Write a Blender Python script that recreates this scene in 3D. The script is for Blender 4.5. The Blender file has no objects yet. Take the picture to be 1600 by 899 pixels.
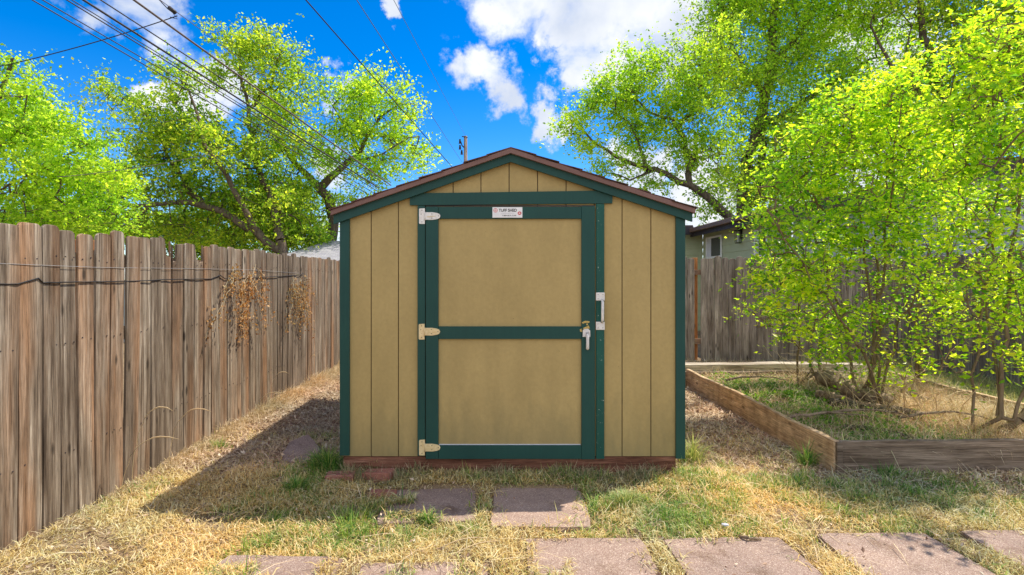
import bpy, bmesh, math, random
import numpy as np
from mathutils import Vector, Matrix
random.seed(7)
rng = np.random.default_rng(11)
SC = bpy.context.scene
COL = SC.collection
R = math.radians

# ------------------------------------------------------------------ camera
CH = 1.42          # eye height
F = 866.0          # focal length in pixels of the 1600 px wide photograph
cam_d = bpy.data.cameras.new('camera')
cam = bpy.data.objects.new('camera', cam_d)
COL.objects.link(cam)
cam.location = (0, 0, CH)
cam.rotation_euler = (R(90), 0, 0)
cam_d.sensor_width = 36
cam_d.lens = F / 1600 * 36
cam_d.shift_x = 16 / 1600
cam_d.shift_y = -12.5 / 1600
cam_d.clip_start = 0.05
cam_d.clip_end = 3000
SC.camera = cam

# ------------------------------------------------------------------ light
SUN_EL = R(59)
sun_dir = Vector((0.93, 0.49, 0)).normalized() * math.cos(SUN_EL) + Vector((0, 0, math.sin(SUN_EL)))
sun_d = bpy.data.lights.new('sun', 'SUN')
sun_d.energy = 2.8
sun_d.angle = R(0.5)
sun_d.color = (1.0, 0.93, 0.80)
sun = bpy.data.objects.new('sun', sun_d)
COL.objects.link(sun)
sun.rotation_euler = sun_dir.to_track_quat('Z', 'Y').to_euler()
sun.location = (20, 12, 30)

SC.view_settings.view_transform = 'Standard'
SC.view_settings.look = 'None'
SC.view_settings.gamma = 1
SC.view_settings.use_curve_mapping = False
SC.view_settings.exposure = 1.3
SC.cycles.max_bounces = 8
SC.cycles.transparent_max_bounces = 8
SC.cycles.transmission_bounces = 6
SC.cycles.use_denoising = True

def P(px, py, Y):
    """a pixel of the photograph at depth Y -> world point"""
    return Vector(((px - 784) / F * Y, Y, CH - (py - 437) / F * Y))
def G(px, py, z=0.0):
    Y = F * (CH - z) / (py - 437)
    return Vector(((px - 784) / F * Y, Y, z))

# ---- world: clear blue sky with broken cumulus
def build_world():
    w = bpy.data.worlds.new('World')
    SC.world = w
    w.use_nodes = True
    nt = w.node_tree
    N, L = nt.nodes, nt.links
    N.clear()
    out = N.new('ShaderNodeOutputWorld')
    bg = N.new('ShaderNodeBackground')
    bg.inputs['Strength'].default_value = 0.15
    sky = N.new('ShaderNodeTexSky')
    sky.sky_type = 'NISHITA'
    sky.sun_disc = False
    sky.sun_elevation = SUN_EL
    sky.sun_rotation = math.atan2(sun_dir.x, sun_dir.y)
    sky.altitude = 1600
    sky.air_density = 1.0
    sky.dust_density = 0.4
    sky.ozone_density = 2.0
    hs = N.new('ShaderNodeHueSaturation')
    hs.inputs['Saturation'].default_value = 1.5
    hs.inputs['Hue'].default_value = 0.508
    hs.inputs['Value'].default_value = 0.62
    L.new(sky.outputs[0], hs.inputs['Color'])
    tc = N.new('ShaderNodeTexCoord')
    d = tc.outputs['Generated']
    nz = N.new('ShaderNodeTexNoise')
    nz.inputs['Scale'].default_value = 9
    nz.inputs['Detail'].default_value = 9
    nz.inputs['Roughness'].default_value = 0.6
    nz.inputs['Distortion'].default_value = 0.35
    L.new(d, nz.inputs['Vector'])
    blobs = [(905, 20, 120), (1010, 30, 120), (800, -20, 110), (760, 125, 62), (930, 110, 70), (870, 75, 50), (1060, 90, 80),
             (850, 182, 50), (815, 215, 22), (900, 180, 40), (250, 12, 85), (170, -30, 90), (305, 125, 75), (235, 120, 40), (510, 118, 42), (628, 12, 36),
             (1110, 325, 110), (1000, 300, 60), (530, 270, 60), (1400, 60, 90), (560, 360, 70),
             (1300, 300, 160)]
    wn = N.new('ShaderNodeTexNoise')
    wn.inputs['Scale'].default_value = 6.5; wn.inputs['Detail'].default_value = 7; wn.inputs['Roughness'].default_value = 0.62
    L.new(d, wn.inputs['Vector'])
    wsub = N.new('ShaderNodeVectorMath'); wsub.operation = 'SUBTRACT'
    L.new(wn.outputs['Color'], wsub.inputs[0]); wsub.inputs[1].default_value = (0.5, 0.5, 0.5)
    wscl = N.new('ShaderNodeVectorMath'); wscl.operation = 'SCALE'; wscl.inputs['Scale'].default_value = 0.30
    L.new(wsub.outputs[0], wscl.inputs[0])
    wadd = N.new('ShaderNodeVectorMath'); wadd.operation = 'ADD'
    L.new(d, wadd.inputs[0]); L.new(wscl.outputs[0], wadd.inputs[1])
    dw = wadd.outputs[0]
    cur = None
    def mth(op, a, b=None, clamp=False):
        m = N.new('ShaderNodeMath'); m.operation = op; m.use_clamp = clamp
        for i, v in enumerate((a, b)):
            if v is None: continue
            if hasattr(v, 'links'): L.new(v, m.inputs[i])
            else: m.inputs[i].default_value = v
        return m.outputs[0]
    for (bx, by, br) in blobs:
        c = Vector(((bx - 784) / F, 1, -(by - 437) / F))
        ln = c.length
        c.normalize()
        vd = N.new('ShaderNodeVectorMath'); vd.operation = 'DISTANCE'
        L.new(dw, vd.inputs[0]); vd.inputs[1].default_value = c
        mr = N.new('ShaderNodeMapRange'); mr.interpolation_type = 'SMOOTHSTEP'
        r = br / F / ln
        mr.inputs['From Min'].default_value = r * 1.25
        mr.inputs['From Max'].default_value = r * 0.35
        L.new(vd.outputs['Value'], mr.inputs['Value'])
        cur = mr.outputs[0] if cur is None else mth('MAXIMUM', cur, mr.outputs[0])
    # unseen cloud added behind the viewer to fill the shaded shed front
    sep = N.new('ShaderNodeSeparateXYZ'); L.new(d, sep.inputs[0])
    back = N.new('ShaderNodeMapRange'); back.interpolation_type = 'SMOOTHSTEP'
    back.inputs['From Min'].default_value = 0.15
    back.inputs['From Max'].default_value = -0.35
    back.inputs['To Max'].default_value = 0.88
    L.new(sep.outputs['Y'], back.inputs['Value'])
    cur = mth('MAXIMUM', cur, back.outputs[0])
    nn = mth('MULTIPLY', mth('SUBTRACT', nz.outputs['Fac'], 0.5), 2.6)
    cov = mth('ADD', mth('MULTIPLY', cur, 0.95), mth('MULTIPLY', nn, mth('ADD', mth('MULTIPLY', cur, 0.45), 0.22)))
    rp = N.new('ShaderNodeMapRange'); rp.interpolation_type = 'SMOOTHSTEP'
    rp.inputs['From Min'].default_value = 0.24
    rp.inputs['From Max'].default_value = 1.0
    L.new(cov, rp.inputs['Value'])
    # only above the horizon
    up = N.new('ShaderNodeMapRange')
    up.inputs['From Min'].default_value = 0.0; up.inputs['From Max'].default_value = 0.06
    L.new(sep.outputs['Z'], up.inputs['Value'])
    mask = mth('MULTIPLY', rp.outputs[0], up.outputs[0])
    nz2 = N.new('ShaderNodeTexNoise')
    nz2.inputs['Scale'].default_value = 7; nz2.inputs['Detail'].default_value = 5
    L.new(d, nz2.inputs['Vector'])
    cr = N.new('ShaderNodeValToRGB')
    cr.color_ramp.elements[0].position = 0.35; cr.color_ramp.elements[0].color = (1.9, 2.1, 2.5, 1)
    cr.color_ramp.elements[1].position = 0.6; cr.color_ramp.elements[1].color = (2.9, 2.95, 3.0, 1)
    L.new(nz2.outputs['Fac'], cr.inputs['Fac'])
    mx = N.new('ShaderNodeMix'); mx.data_type = 'RGBA'
    L.new(mask, mx.inputs['Factor'])
    L.new(hs.outputs[0], mx.inputs['A'])
    # the added clouds behind the viewer are brightened for more fill light
    rear_fill = N.new('ShaderNodeMapRange'); rear_fill.inputs['From Min'].default_value = 0.25; rear_fill.inputs['From Max'].default_value = -0.7
    rear_fill.inputs['To Min'].default_value = 1.0; rear_fill.inputs['To Max'].default_value = 1.5
    L.new(sep.outputs['Y'], rear_fill.inputs['Value'])
    cs = N.new('ShaderNodeVectorMath'); cs.operation = 'SCALE'
    L.new(cr.outputs[0], cs.inputs[0]); L.new(rear_fill.outputs[0], cs.inputs['Scale'])
    L.new(cs.outputs[0], mx.inputs['B'])
    L.new(mx.outputs['Result'], bg.inputs['Color'])
    L.new(bg.outputs[0], out.inputs['Surface'])
build_world()

# ------------------------------------------------------------------ helpers
def new_obj(name, me, mat=None, parent=None, loc=None):
    o = bpy.data.objects.new(name, me)
    COL.objects.link(o)
    if mat is not None: me.materials.append(mat)
    if parent is not None: o.parent = parent
    if loc is not None: o.location = loc
    return o
def tag(o, label=None, cat=None, group=None, kind=None):
    if label: o['label'] = label
    if cat: o['category'] = cat
    if group: o['group'] = group
    if kind: o['kind'] = kind
    return o
def thing(name, label, cat, loc=(0, 0, 0), group=None):
    o = bpy.data.objects.new(name, None)
    o.empty_display_size = 0.1
    COL.objects.link(o); o.location = loc
    return tag(o, label, cat, group)
def bm_obj(name, bm, mat, parent=None, smooth=False, loc=None):
    me = bpy.data.meshes.new(name)
    bmesh.ops.recalc_face_normals(bm, faces=bm.faces[:])
    if smooth:
        for f in bm.faces: f.smooth = True
    bm.to_mesh(me); bm.free()
    o = new_obj(name, me, mat, parent, loc)
    if parent is not None:
        pl = parent_world(parent)
        o.matrix_parent_inverse = Matrix.Translation(-pl)
    return o
def parent_world(p):
    v = Vector(p.location)
    # parts are built in world coordinates; parents have translations only
    if p.parent is not None:
        v = Vector((0, 0, 0)) if p.type == 'MESH' else v
        q = p
        v = Vector((0, 0, 0))
        # a mesh part sits at the world origin in effect
        return v if p.type == 'MESH' else Vector(p.location)
    return v
def box(bm, x0, x1, y0, y1, z0, z1, bev=0.0):
    vs = [bm.verts.new((x, y, z)) for x in (x0, x1) for y in (y0, y1) for z in (z0, z1)]
    idx = [(0, 1, 3, 2), (4, 6, 7, 5), (0, 4, 5, 1), (2, 3, 7, 6), (0, 2, 6, 4), (1, 5, 7, 3)]
    fs = [bm.faces.new([vs[i] for i in q]) for q in idx]
    if bev > 0:
        es = list({e for f in fs for e in f.edges})
        bmesh.ops.bevel(bm, geom=es, offset=bev, segments=1, affect='EDGES', profile=0.5)
def prism(bm, poly, a0, a1, axis='Y'):
    """extrude a polygon (list of 2-tuples) between a0 and a1 along the axis"""
    def mk(p, a):
        if axis == 'Y': return (p[0], a, p[1])
        if axis == 'X': return (a, p[0], p[1])
        return (p[0], p[1], a)
    A = [bm.verts.new(mk(p, a0)) for p in poly]
    B = [bm.verts.new(mk(p, a1)) for p in poly]
    n = len(poly)
    bm.faces.new(A); bm.faces.new(B[::-1])
    for i in range(n):
        bm.faces.new((A[i], B[i], B[(i + 1) % n], A[(i + 1) % n]))
def arr_mesh(name, verts, faces_flat, sizes, smooth=False):
    me = bpy.data.meshes.new(name)
    verts = np.asarray(verts, dtype=np.float32)
    faces_flat = np.asarray(faces_flat, dtype=np.int32)
    sizes = np.asarray(sizes, dtype=np.int32)
    me.vertices.add(len(verts)); me.vertices.foreach_set('co', verts.ravel())
    me.loops.add(len(faces_flat)); me.loops.foreach_set('vertex_index', faces_flat)
    me.polygons.add(len(sizes))
    st = np.concatenate([[0], np.cumsum(sizes)[:-1]]).astype(np.int32)
    me.polygons.foreach_set('loop_start', st)
    me.polygons.foreach_set('loop_total', sizes)
    me.polygons.foreach_set('use_smooth', np.full(len(sizes), smooth))
    me.update(calc_edges=True)
    return me
def tubes_mesh(name, A, B, ra, rb, k=5):
    """tapered tubes between arrays of points"""
    A = np.asarray(A, float); B = np.asarray(B, float)
    n = len(A)
    d = B - A
    ln = np.linalg.norm(d, axis=1, keepdims=True) + 1e-9
    d /= ln
    ref = np.where(np.abs(d[:, 2:3]) < 0.9, np.array([[0, 0, 1.0]]), np.array([[1.0, 0, 0]]))
    u = np.cross(d, ref); u /= np.linalg.norm(u, axis=1, keepdims=True)
    v = np.cross(d, u)
    ang = np.arange(k) * 2 * np.pi / k
    c, s = np.cos(ang), np.sin(ang)
    off = u[:, None, :] * c[None, :, None] + v[:, None, :] * s[None, :, None]
    VA = A[:, None, :] + off * np.asarray(ra)[:, None, None]
    VB = B[:, None, :] + off * np.asarray(rb)[:, None, None]
    V = np.concatenate([VA, VB], axis=1).reshape(-1, 3)
    i = np.arange(k); j = (i + 1) % k
    q = np.stack([i, j, j + k, i + k], axis=1)
    Fq = (q[None] + (np.arange(n) * 2 * k)[:, None, None]).reshape(-1)
    return arr_mesh(name, V, Fq, np.full(n * k, 4), smooth=True)
def polyline_tube(name, pts, r, mat, parent=None, k=8):
    """one continuous tube along a polyline"""
    pts = [Vector(p) for p in pts]
    bm = bmesh.new()
    rings = []
    for i, p in enumerate(pts):
        a = pts[max(i - 1, 0)]; b = pts[min(i + 1, len(pts) - 1)]
        d = (b - a).normalized()
        ref = Vector((0, 0, 1)) if abs(d.z) < 0.9 else Vector((1, 0, 0))
        u = d.cross(ref).normalized(); v = d.cross(u)
        rr = r[i] if isinstance(r, (list, tuple)) else r
        rings.append([bm.verts.new(p + (u * math.cos(t) + v * math.sin(t)) * rr) for t in [2 * math.pi * q / k for q in range(k)]])
    for a, b in zip(rings[:-1], rings[1:]):
        for q in range(k):
            bm.faces.new((a[q], a[(q + 1) % k], b[(q + 1) % k], b[q]))
    bm.faces.new(rings[0][::-1]); bm.faces.new(rings[-1])
    return bm_obj(name, bm, mat, parent, smooth=True)

def vnoise(x, y, s, seed=0):
    """value noise on numpy arrays, about 0..1"""
    g = np.random.default_rng(seed).random((64, 64))
    x = np.asarray(x, float) / s + 100; y = np.asarray(y, float) / s + 100
    xi = np.floor(x).astype(int); yi = np.floor(y).astype(int)
    fx = x - xi; fy = y - yi
    fx = fx * fx * (3 - 2 * fx); fy = fy * fy * (3 - 2 * fy)
    g00 = g[xi % 64, yi % 64]; g10 = g[(xi + 1) % 64, yi % 64]
    g01 = g[xi % 64, (yi + 1) % 64]; g11 = g[(xi + 1) % 64, (yi + 1) % 64]
    return (g00 * (1 - fx) + g10 * fx) * (1 - fy) + (g01 * (1 - fx) + g11 * fx) * fy

# ------------------------------------------------------------------ materials
def node_mat(name):
    m = bpy.data.materials.new(name); m.use_nodes = True
    nt = m.node_tree; nt.nodes.clear()
    out = nt.nodes.new('ShaderNodeOutputMaterial')
    bs = nt.nodes.new('ShaderNodeBsdfPrincipled')
    nt.links.new(bs.outputs[0], out.inputs['Surface'])
    return m, nt, bs, out
def ramp(nt, src, stops):
    r = nt.nodes.new('ShaderNodeValToRGB')
    els = r.color_ramp.elements
    while len(els) > 1: els.remove(els[-1])
    els[0].position = stops[0][0]; els[0].color = (*stops[0][1], 1)
    for p, c in stops[1:]:
        e = els.new(p); e.color = (*c, 1)
    nt.links.new(src, r.inputs['Fac'])
    return r.outputs['Color']
def noise(nt, vec, scale, detail=4, rough=0.55, dist=0.0):
    n = nt.nodes.new('ShaderNodeTexNoise')
    n.inputs['Scale'].default_value = scale; n.inputs['Detail'].default_value = detail
    n.inputs['Roughness'].default_value = rough; n.inputs['Distortion'].default_value = dist
    if vec is not None: nt.links.new(vec, n.inputs['Vector'])
    return n.outputs['Fac']
def mapping(nt, vec, scale=(1, 1, 1)):
    m = nt.nodes.new('ShaderNodeMapping'); m.inputs['Scale'].default_value = scale
    nt.links.new(vec, m.inputs['Vector'])
    return m.outputs[0]
def mixc(nt, fac, a, b, mode='MIX'):
    m = nt.nodes.new('ShaderNodeMix'); m.data_type = 'RGBA'; m.blend_type = mode
    if hasattr(fac, 'links'): nt.links.new(fac, m.inputs['Factor'])
    else: m.inputs['Factor'].default_value = fac
    for k, v in (('A', a), ('B', b)):
        if hasattr(v, 'links'): nt.links.new(v, m.inputs[k])
        else: m.inputs[k].default_value = (*v, 1)
    return m.outputs['Result']
def math_n(nt, op, a, b=0.0, clamp=False):
    m = nt.nodes.new('ShaderNodeMath'); m.operation = op; m.use_clamp = clamp
    for i, v in enumerate((a, b)):
        if hasattr(v, 'links'): nt.links.new(v, m.inputs[i])
        else: m.inputs[i].default_value = v
    return m.outputs[0]
def bump(nt, bs, h, strength=0.3, dist=0.01):
    b = nt.nodes.new('ShaderNodeBump'); b.inputs['Strength'].default_value = strength
    b.inputs['Distance'].default_value = dist
    nt.links.new(h, b.inputs['Height']); nt.links.new(b.outputs[0], bs.inputs['Normal'])
def coords(nt, kind='Object', rand=True):
    tc = nt.nodes.new('ShaderNodeTexCoord')
    v = tc.outputs[kind]
    if rand:
        oi = nt.nodes.new('ShaderNodeObjectInfo')
        ad = nt.nodes.new('ShaderNodeVectorMath'); ad.operation = 'ADD'
        ml = nt.nodes.new('ShaderNodeMath'); ml.operation = 'MULTIPLY'; ml.inputs[1].default_value = 57.0
        nt.links.new(oi.outputs['Random'], ml.inputs[0])
        nt.links.new(v, ad.inputs[0]); nt.links.new(ml.outputs[0], ad.inputs[1])
        return ad.outputs[0], oi.outputs['Random']
    return v, None

def wood_mat(name, cols, tint_lo, tint_hi, grain=(26, 26, 1.1), orange=None, rough=0.85, knots=(7, 0, 2.4), gmul=5):
    """weathered plank: grain streaks run along the third axis of 'grain'"""
    m, nt, bs, _ = node_mat(name)
    v, rnd = coords(nt)
    g1 = noise(nt, mapping(nt, v, grain), 1.0, 7, 0.65, 0.3)
    g2 = noise(nt, mapping(nt, v, tuple(q * gmul for q in grain)), 1.0, 6, 0.7)
    c = ramp(nt, g1, [(0.28, cols[0]), (0.45, cols[1]), (0.6, cols[2]), (0.78, cols[3])])
    fine = ramp(nt, g2, [(0.34, (0.42, 0.40, 0.38)), (0.5, (1.0, 1.0, 1.0)), (0.66, (1.35, 1.35, 1.35))])
    c = mixc(nt, 1.0, c, fine, 'MULTIPLY')
    if orange is not None:
        w = noise(nt, mapping(nt, v, (5, 5, 0.55)), 1.0, 3, 0.5)
        rr = math_n(nt, 'ADD', w, math_n(nt, 'MULTIPLY', rnd, 0.25))
        f = nt.nodes.new('ShaderNodeMapRange'); f.inputs['From Min'].default_value = 0.62; f.inputs['From Max'].default_value = 0.85
        f.inputs['To Max'].default_value = 0.75
        nt.links.new(rr, f.inputs['Value'])
        c = mixc(nt, f.outputs[0], c, mixc(nt, 1.0, fine, orange, 'MULTIPLY'))
    if knots:
        vo = nt.nodes.new('ShaderNodeTexVoronoi'); vo.inputs['Scale'].default_value = 1.0
        nt.links.new(mapping(nt, v, knots), vo.inputs['Vector'])
        kf = nt.nodes.new('ShaderNodeMapRange'); kf.inputs['From Min'].default_value = 0.13; kf.inputs['From Max'].default_value = 0.06
        kf.inputs['To Max'].default_value = 0.85
        nt.links.new(vo.outputs['Distance'], kf.inputs['Value'])
        c = mixc(nt, kf.outputs[0], c, tuple(q * 0.40 for q in cols[0]))
        # silvered weathering and damp blotches of their own shape
        bl = noise(nt, mapping(nt, v, tuple((7, 7, 1.6)[i] if grain[2] < grain[0] else (1.6, 7, 7)[i] for i in range(3))), 1.0, 5, 0.6)
        c = mixc(nt, 1.0, c, ramp(nt, bl, [(0.30, (0.62, 0.58, 0.54)), (0.5, (1.0, 1.0, 1.0)), (0.70, (1.28, 1.30, 1.32))]), 'MULTIPLY')
    t = ramp(nt, rnd, [(0, tint_lo), (0.5, tuple((a + b) / 2 for a, b in zip(tint_lo, tint_hi))), (1, tint_hi)])
    c = mixc(nt, 1.0, c, t, 'MULTIPLY')
    nt.links.new(c, bs.inputs['Base Color'])
    bs.inputs['Roughness'].default_value = rough
    bs.inputs['Specular IOR Level'].default_value = 0.2
    hh = math_n(nt, 'ADD', g1, math_n(nt, 'MULTIPLY', g2, 0.6))
    bump(nt, bs, hh, 0.55, 0.006)
    return m

M = {}
M['picket'] = wood_mat('weathered_picket', [(0.065, 0.047, 0.034), (0.165, 0.125, 0.092), (0.30, 0.25, 0.198), (0.56, 0.50, 0.43)],
                       (0.66, 0.62, 0.57), (1.14, 1.12, 1.06), orange=(0.29, 0.155, 0.08), grain=(34, 34, 1.1))
M['picket_grey'] = wood_mat('grey_picket', [(0.11, 0.09, 0.075), (0.22, 0.185, 0.155), (0.31, 0.265, 0.225), (0.40, 0.35, 0.30)],
                       (0.75, 0.72, 0.70), (1.1, 1.08, 1.05))
M['rail'] = wood_mat('fence_rail', [(0.10, 0.06, 0.04), (0.2, 0.12, 0.08), (0.28, 0.17, 0.11), (0.36, 0.24, 0.17)],
                       (0.9, 0.9, 0.9), (1.05, 1.05, 1.05), grain=(1.1, 26, 26), knots=(2.4, 0, 7))
M['cedar_post'] = wood_mat('cedar_post', [(0.25, 0.09, 0.03), (0.36, 0.14, 0.05), (0.44, 0.19, 0.07), (0.5, 0.25, 0.1)],
                       (0.95, 0.95, 0.95), (1, 1, 1))
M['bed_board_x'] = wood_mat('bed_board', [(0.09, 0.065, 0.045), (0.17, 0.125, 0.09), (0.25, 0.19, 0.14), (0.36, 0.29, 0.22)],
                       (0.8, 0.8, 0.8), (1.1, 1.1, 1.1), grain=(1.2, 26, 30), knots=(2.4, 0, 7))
M['bed_board_y'] = wood_mat('bed_board_long', [(0.34, 0.225, 0.13), (0.47, 0.33, 0.20), (0.56, 0.41, 0.26), (0.66, 0.51, 0.34)],
                       (0.9, 0.88, 0.85), (1.1, 1.05, 1.0), grain=(26, 1.2, 30), knots=(0, 2.4, 7))
M['bed_timber'] = wood_mat('bleached_timber', [(0.2, 0.15, 0.1), (0.38, 0.31, 0.24), (0.52, 0.45, 0.37), (0.65, 0.58, 0.5)],
                       (0.9, 0.88, 0.85), (1.05, 1.05, 1.0), grain=(1.2, 20, 26), knots=(2.4, 0, 7))
M['skid'] = wood_mat('skid_timber', [(0.09, 0.035, 0.02), (0.15, 0.062, 0.038), (0.21, 0.095, 0.06), (0.30, 0.16, 0.11)],
                       (0.95, 0.95, 0.95), (1, 1, 1), grain=(1.5, 20, 26), knots=(2.4, 0, 7))
M['pole'] = wood_mat('pole_wood', [(0.10, 0.08, 0.07), (0.17, 0.14, 0.12), (0.23, 0.19, 0.17), (0.3, 0.26, 0.23)], (1, 1, 1), (1, 1, 1))

def paint_mat(name, col, dark, scale=(3, 3, 3), rough=0.6, bump_s=0.15, grain=(60, 60, 3), chips=None, chip_lo=0.72, dirt=None):
    m, nt, bs, _ = node_mat(name)
    v, _r = coords(nt)
    n1 = noise(nt, mapping(nt, v, scale), 1.0, 6, 0.6)
    c = ramp(nt, n1, [(0.3, dark), (0.7, col)])
    g = noise(nt, mapping(nt, v, grain), 1.0, 4, 0.6)
    c = mixc(nt, 0.25, c, mixc(nt, 1.0, c, ramp(nt, g, [(0.3, (0.72, 0.72, 0.72)), (0.7, (1.15, 1.15, 1.15))]), 'MULTIPLY'))
    if chips is not None:
        n3 = noise(nt, mapping(nt, v, (70, 70, 70)), 1.0, 3, 0.6)
        f = nt.nodes.new('ShaderNodeMapRange'); f.inputs['From Min'].default_value = chip_lo; f.inputs['From Max'].default_value = chip_lo + 0.03
        nt.links.new(n3, f.inputs['Value'])
        c = mixc(nt, f.outputs[0], c, chips)
    if dirt is not None:   # rain-splashed soil and algae on the lowest boards, ragged upper edge
        tc = nt.nodes.new('ShaderNodeTexCoord'); sp_ = nt.nodes.new('ShaderNodeSeparateXYZ'); nt.links.new(tc.outputs['Object'], sp_.inputs[0])
        dn = noise(nt, mapping(nt, tc.outputs['Object'], (9, 9, 3)), 1.0, 6, 0.65)
        hz = math_n(nt, 'ADD', sp_.outputs['Z'], math_n(nt, 'MULTIPLY', dn, -0.9))
        f = nt.nodes.new('ShaderNodeMapRange'); f.inputs['From Min'].default_value = 0.12; f.inputs['From Max'].default_value = -0.42; f.inputs['To Max'].default_value = 0.75
        nt.links.new(hz, f.inputs['Value'])
        c = mixc(nt, f.outputs[0], c, dirt)
        n9 = noise(nt, mapping(nt, v, (6, 6, 1.1)), 1.0, 5, 0.6)
        c = mixc(nt, 1.0, c, ramp(nt, n9, [(0.35, (0.93, 0.93, 0.92)), (0.65, (1.04, 1.04, 1.04))]), 'MULTIPLY')
    nt.links.new(c, bs.inputs['Base Color'])
    bs.inputs['Roughness'].default_value = rough
    bs.inputs['Specular IOR Level'].default_value = 0.25
    bump(nt, bs, math_n(nt, 'ADD', g, math_n(nt, 'MULTIPLY', n1, 0.3)), bump_s, 0.003)
    return m
M['tan'] = paint_mat('tan_siding_paint', (0.430, 0.312, 0.128), (0.40, 0.29, 0.118), chips=(0.12, 0.09, 0.05), chip_lo=0.735, bump_s=0.35, rough=0.7, grain=(40, 40, 40), dirt=(0.22, 0.18, 0.085))
M['green'] = paint_mat('green_trim_paint', (0.015, 0.066, 0.054), (0.012, 0.054, 0.046), chips=(0.3, 0.33, 0.28), chip_lo=0.76, bump_s=0.2, rough=0.5)
M['green_fresh'] = paint_mat('green_jamb_paint', (0.011, 0.088, 0.066), (0.010, 0.060, 0.048), chips=(0.35, 0.42, 0.36), chip_lo=0.68, bump_s=0.2, rough=0.45)
M['groove'] = paint_mat('groove_paint', (0.20, 0.14, 0.065), (0.15, 0.105, 0.05))
M['brown_trim'] = paint_mat('brown_drip_edge', (0.21, 0.115, 0.095), (0.17, 0.09, 0.075), rough=0.5)
M['white_metal'] = paint_mat('worn_white_enamel', (0.80, 0.76, 0.72), (0.62, 0.58, 0.54), scale=(40, 40, 40), chips=(0.45, 0.30, 0.12), chip_lo=0.70, rough=0.35)
M['cream_metal'] = paint_mat('yellowed_enamel', (0.78, 0.62, 0.36), (0.62, 0.46, 0.22), scale=(60, 60, 60), chips=(0.3, 0.18, 0.07), chip_lo=0.68, rough=0.35)
M['brass'] = paint_mat('worn_brass_paint', (0.62, 0.45, 0.14), (0.35, 0.22, 0.06), scale=(80, 80, 80), rough=0.4)
M['dark_metal'] = paint_mat('dark_screw', (0.08, 0.06, 0.06), (0.04, 0.03, 0.03), rough=0.4)
def flat_mat(name, col, rough=0.6, spec=0.3):
    m, nt, bs, _ = node_mat(name)
    v, _r = coords(nt)
    n = noise(nt, v, 30, 3)
    c = ramp(nt, n, [(0.3, tuple(q * 0.88 for q in col)), (0.7, col)])
    nt.links.new(c, bs.inputs['Base Color'])
    bs.inputs['Roughness'].default_value = rough; bs.inputs['Specular IOR Level'].default_value = spec
    return m
M['char'] = flat_mat('dark_rotten_wood', (0.05, 0.035, 0.025))
M['sign_white'] = flat_mat('sign_white', (0.82, 0.80, 0.80), 0.35)
M['ink_black'] = flat_mat('sign_black_ink', (0.04, 0.035, 0.035))
M['ink_red'] = flat_mat('sign_red_ink', (0.62, 0.06, 0.07))
M['ink_pink'] = flat_mat('sign_faded_red_ink', (0.70, 0.20, 0.20))
M['ink_grey'] = flat_mat('sign_grey_ink', (0.5, 0.46, 0.55))
M['cable_black'] = flat_mat('black_rubber', (0.022, 0.02, 0.02), 0.5)
M['cable_far'] = flat_mat('power_line_rubber', (0.05, 0.045, 0.05), 0.6)
M['cable_brown'] = flat_mat('weathered_service_cable', (0.14, 0.11, 0.10), 0.6)
M['cable_thin'] = flat_mat('thin_blued_wire', (0.10, 0.14, 0.22), 0.6)
M['wire_grey'] = flat_mat('galvanised_wire', (0.35, 0.34, 0.34), 0.4, 0.6)
M['cable_pale'] = flat_mat('bare_aluminium_cable', (0.42, 0.40, 0.38), 0.4, 0.6)
M['glass_dark'] = flat_mat('dark_window_screen', (0.045, 0.045, 0.055), 0.15, 0.6)
M['curtain'] = flat_mat('pale_curtain', (0.62, 0.62, 0.66))
M['frame_white'] = flat_mat('white_vinyl', (0.80, 0.80, 0.78), 0.4)
M['lantern_black'] = flat_mat('black_lantern_metal', (0.02, 0.02, 0.02), 0.4)
M['lantern_glass'] = flat_mat('lantern_glass', (0.5, 0.5, 0.5), 0.15, 0.6)
M['rock'] = flat_mat('shards', (0.5, 0.5, 0.55))

def shingle_mat(name, c0, c1, c2, sc=30):
    m, nt, bs, _ = node_mat(name)
    v, _r = coords(nt)
    b = nt.nodes.new('ShaderNodeTexBrick')
    nt.links.new(mapping(nt, v, (1, 1, 1)), b.inputs['Vector'])
    b.inputs['Scale'].default_value = 3.2
    b.inputs['Mortar Size'].default_value = 0.012
    b.inputs['Color1'].default_value = (*c0, 1); b.inputs['Color2'].default_value = (*c1, 1)
    b.inputs['Mortar'].default_value = (*c2, 1)
    n = noise(nt, v, 60, 5)
    c = mixc(nt, 1.0, b.outputs['Color'], ramp(nt, n, [(0.3, (0.7, 0.7, 0.7)), (0.7, (1.2, 1.2, 1.2))]), 'MULTIPLY')
    nt.links.new(c, bs.inputs['Base Color']); bs.inputs['Roughness'].default_value = 0.9
    bs.inputs['Specular IOR Level'].default_value = 0.15
    bump(nt, bs, n, 0.4, 0.01)
    return m
M['shingle_brown'] = shingle_mat('brown_shingle', (0.13, 0.065, 0.05), (0.10, 0.05, 0.04), (0.05, 0.03, 0.02))
M['shingle_grey'] = shingle_mat('grey_shingle', (0.36, 0.35, 0.37), (0.28, 0.27, 0.30), (0.14, 0.14, 0.16))
M['shingle_dark'] = shingle_mat('dark_shingle', (0.12, 0.085, 0.07), (0.09, 0.065, 0.055), (0.04, 0.03, 0.03))
M['siding_green'] = paint_mat('sage_siding_paint', (0.44, 0.48, 0.31), (0.39, 0.43, 0.275), grain=(3, 3, 60))
M['siding_blue_shade'] = paint_mat('blue_grey_and_shade_siding', (0.30, 0.34, 0.36), (0.27, 0.31, 0.33), grain=(3, 3, 60))  # blue-grey stands for shade on the sage gable; plain colour on outbuildings
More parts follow.
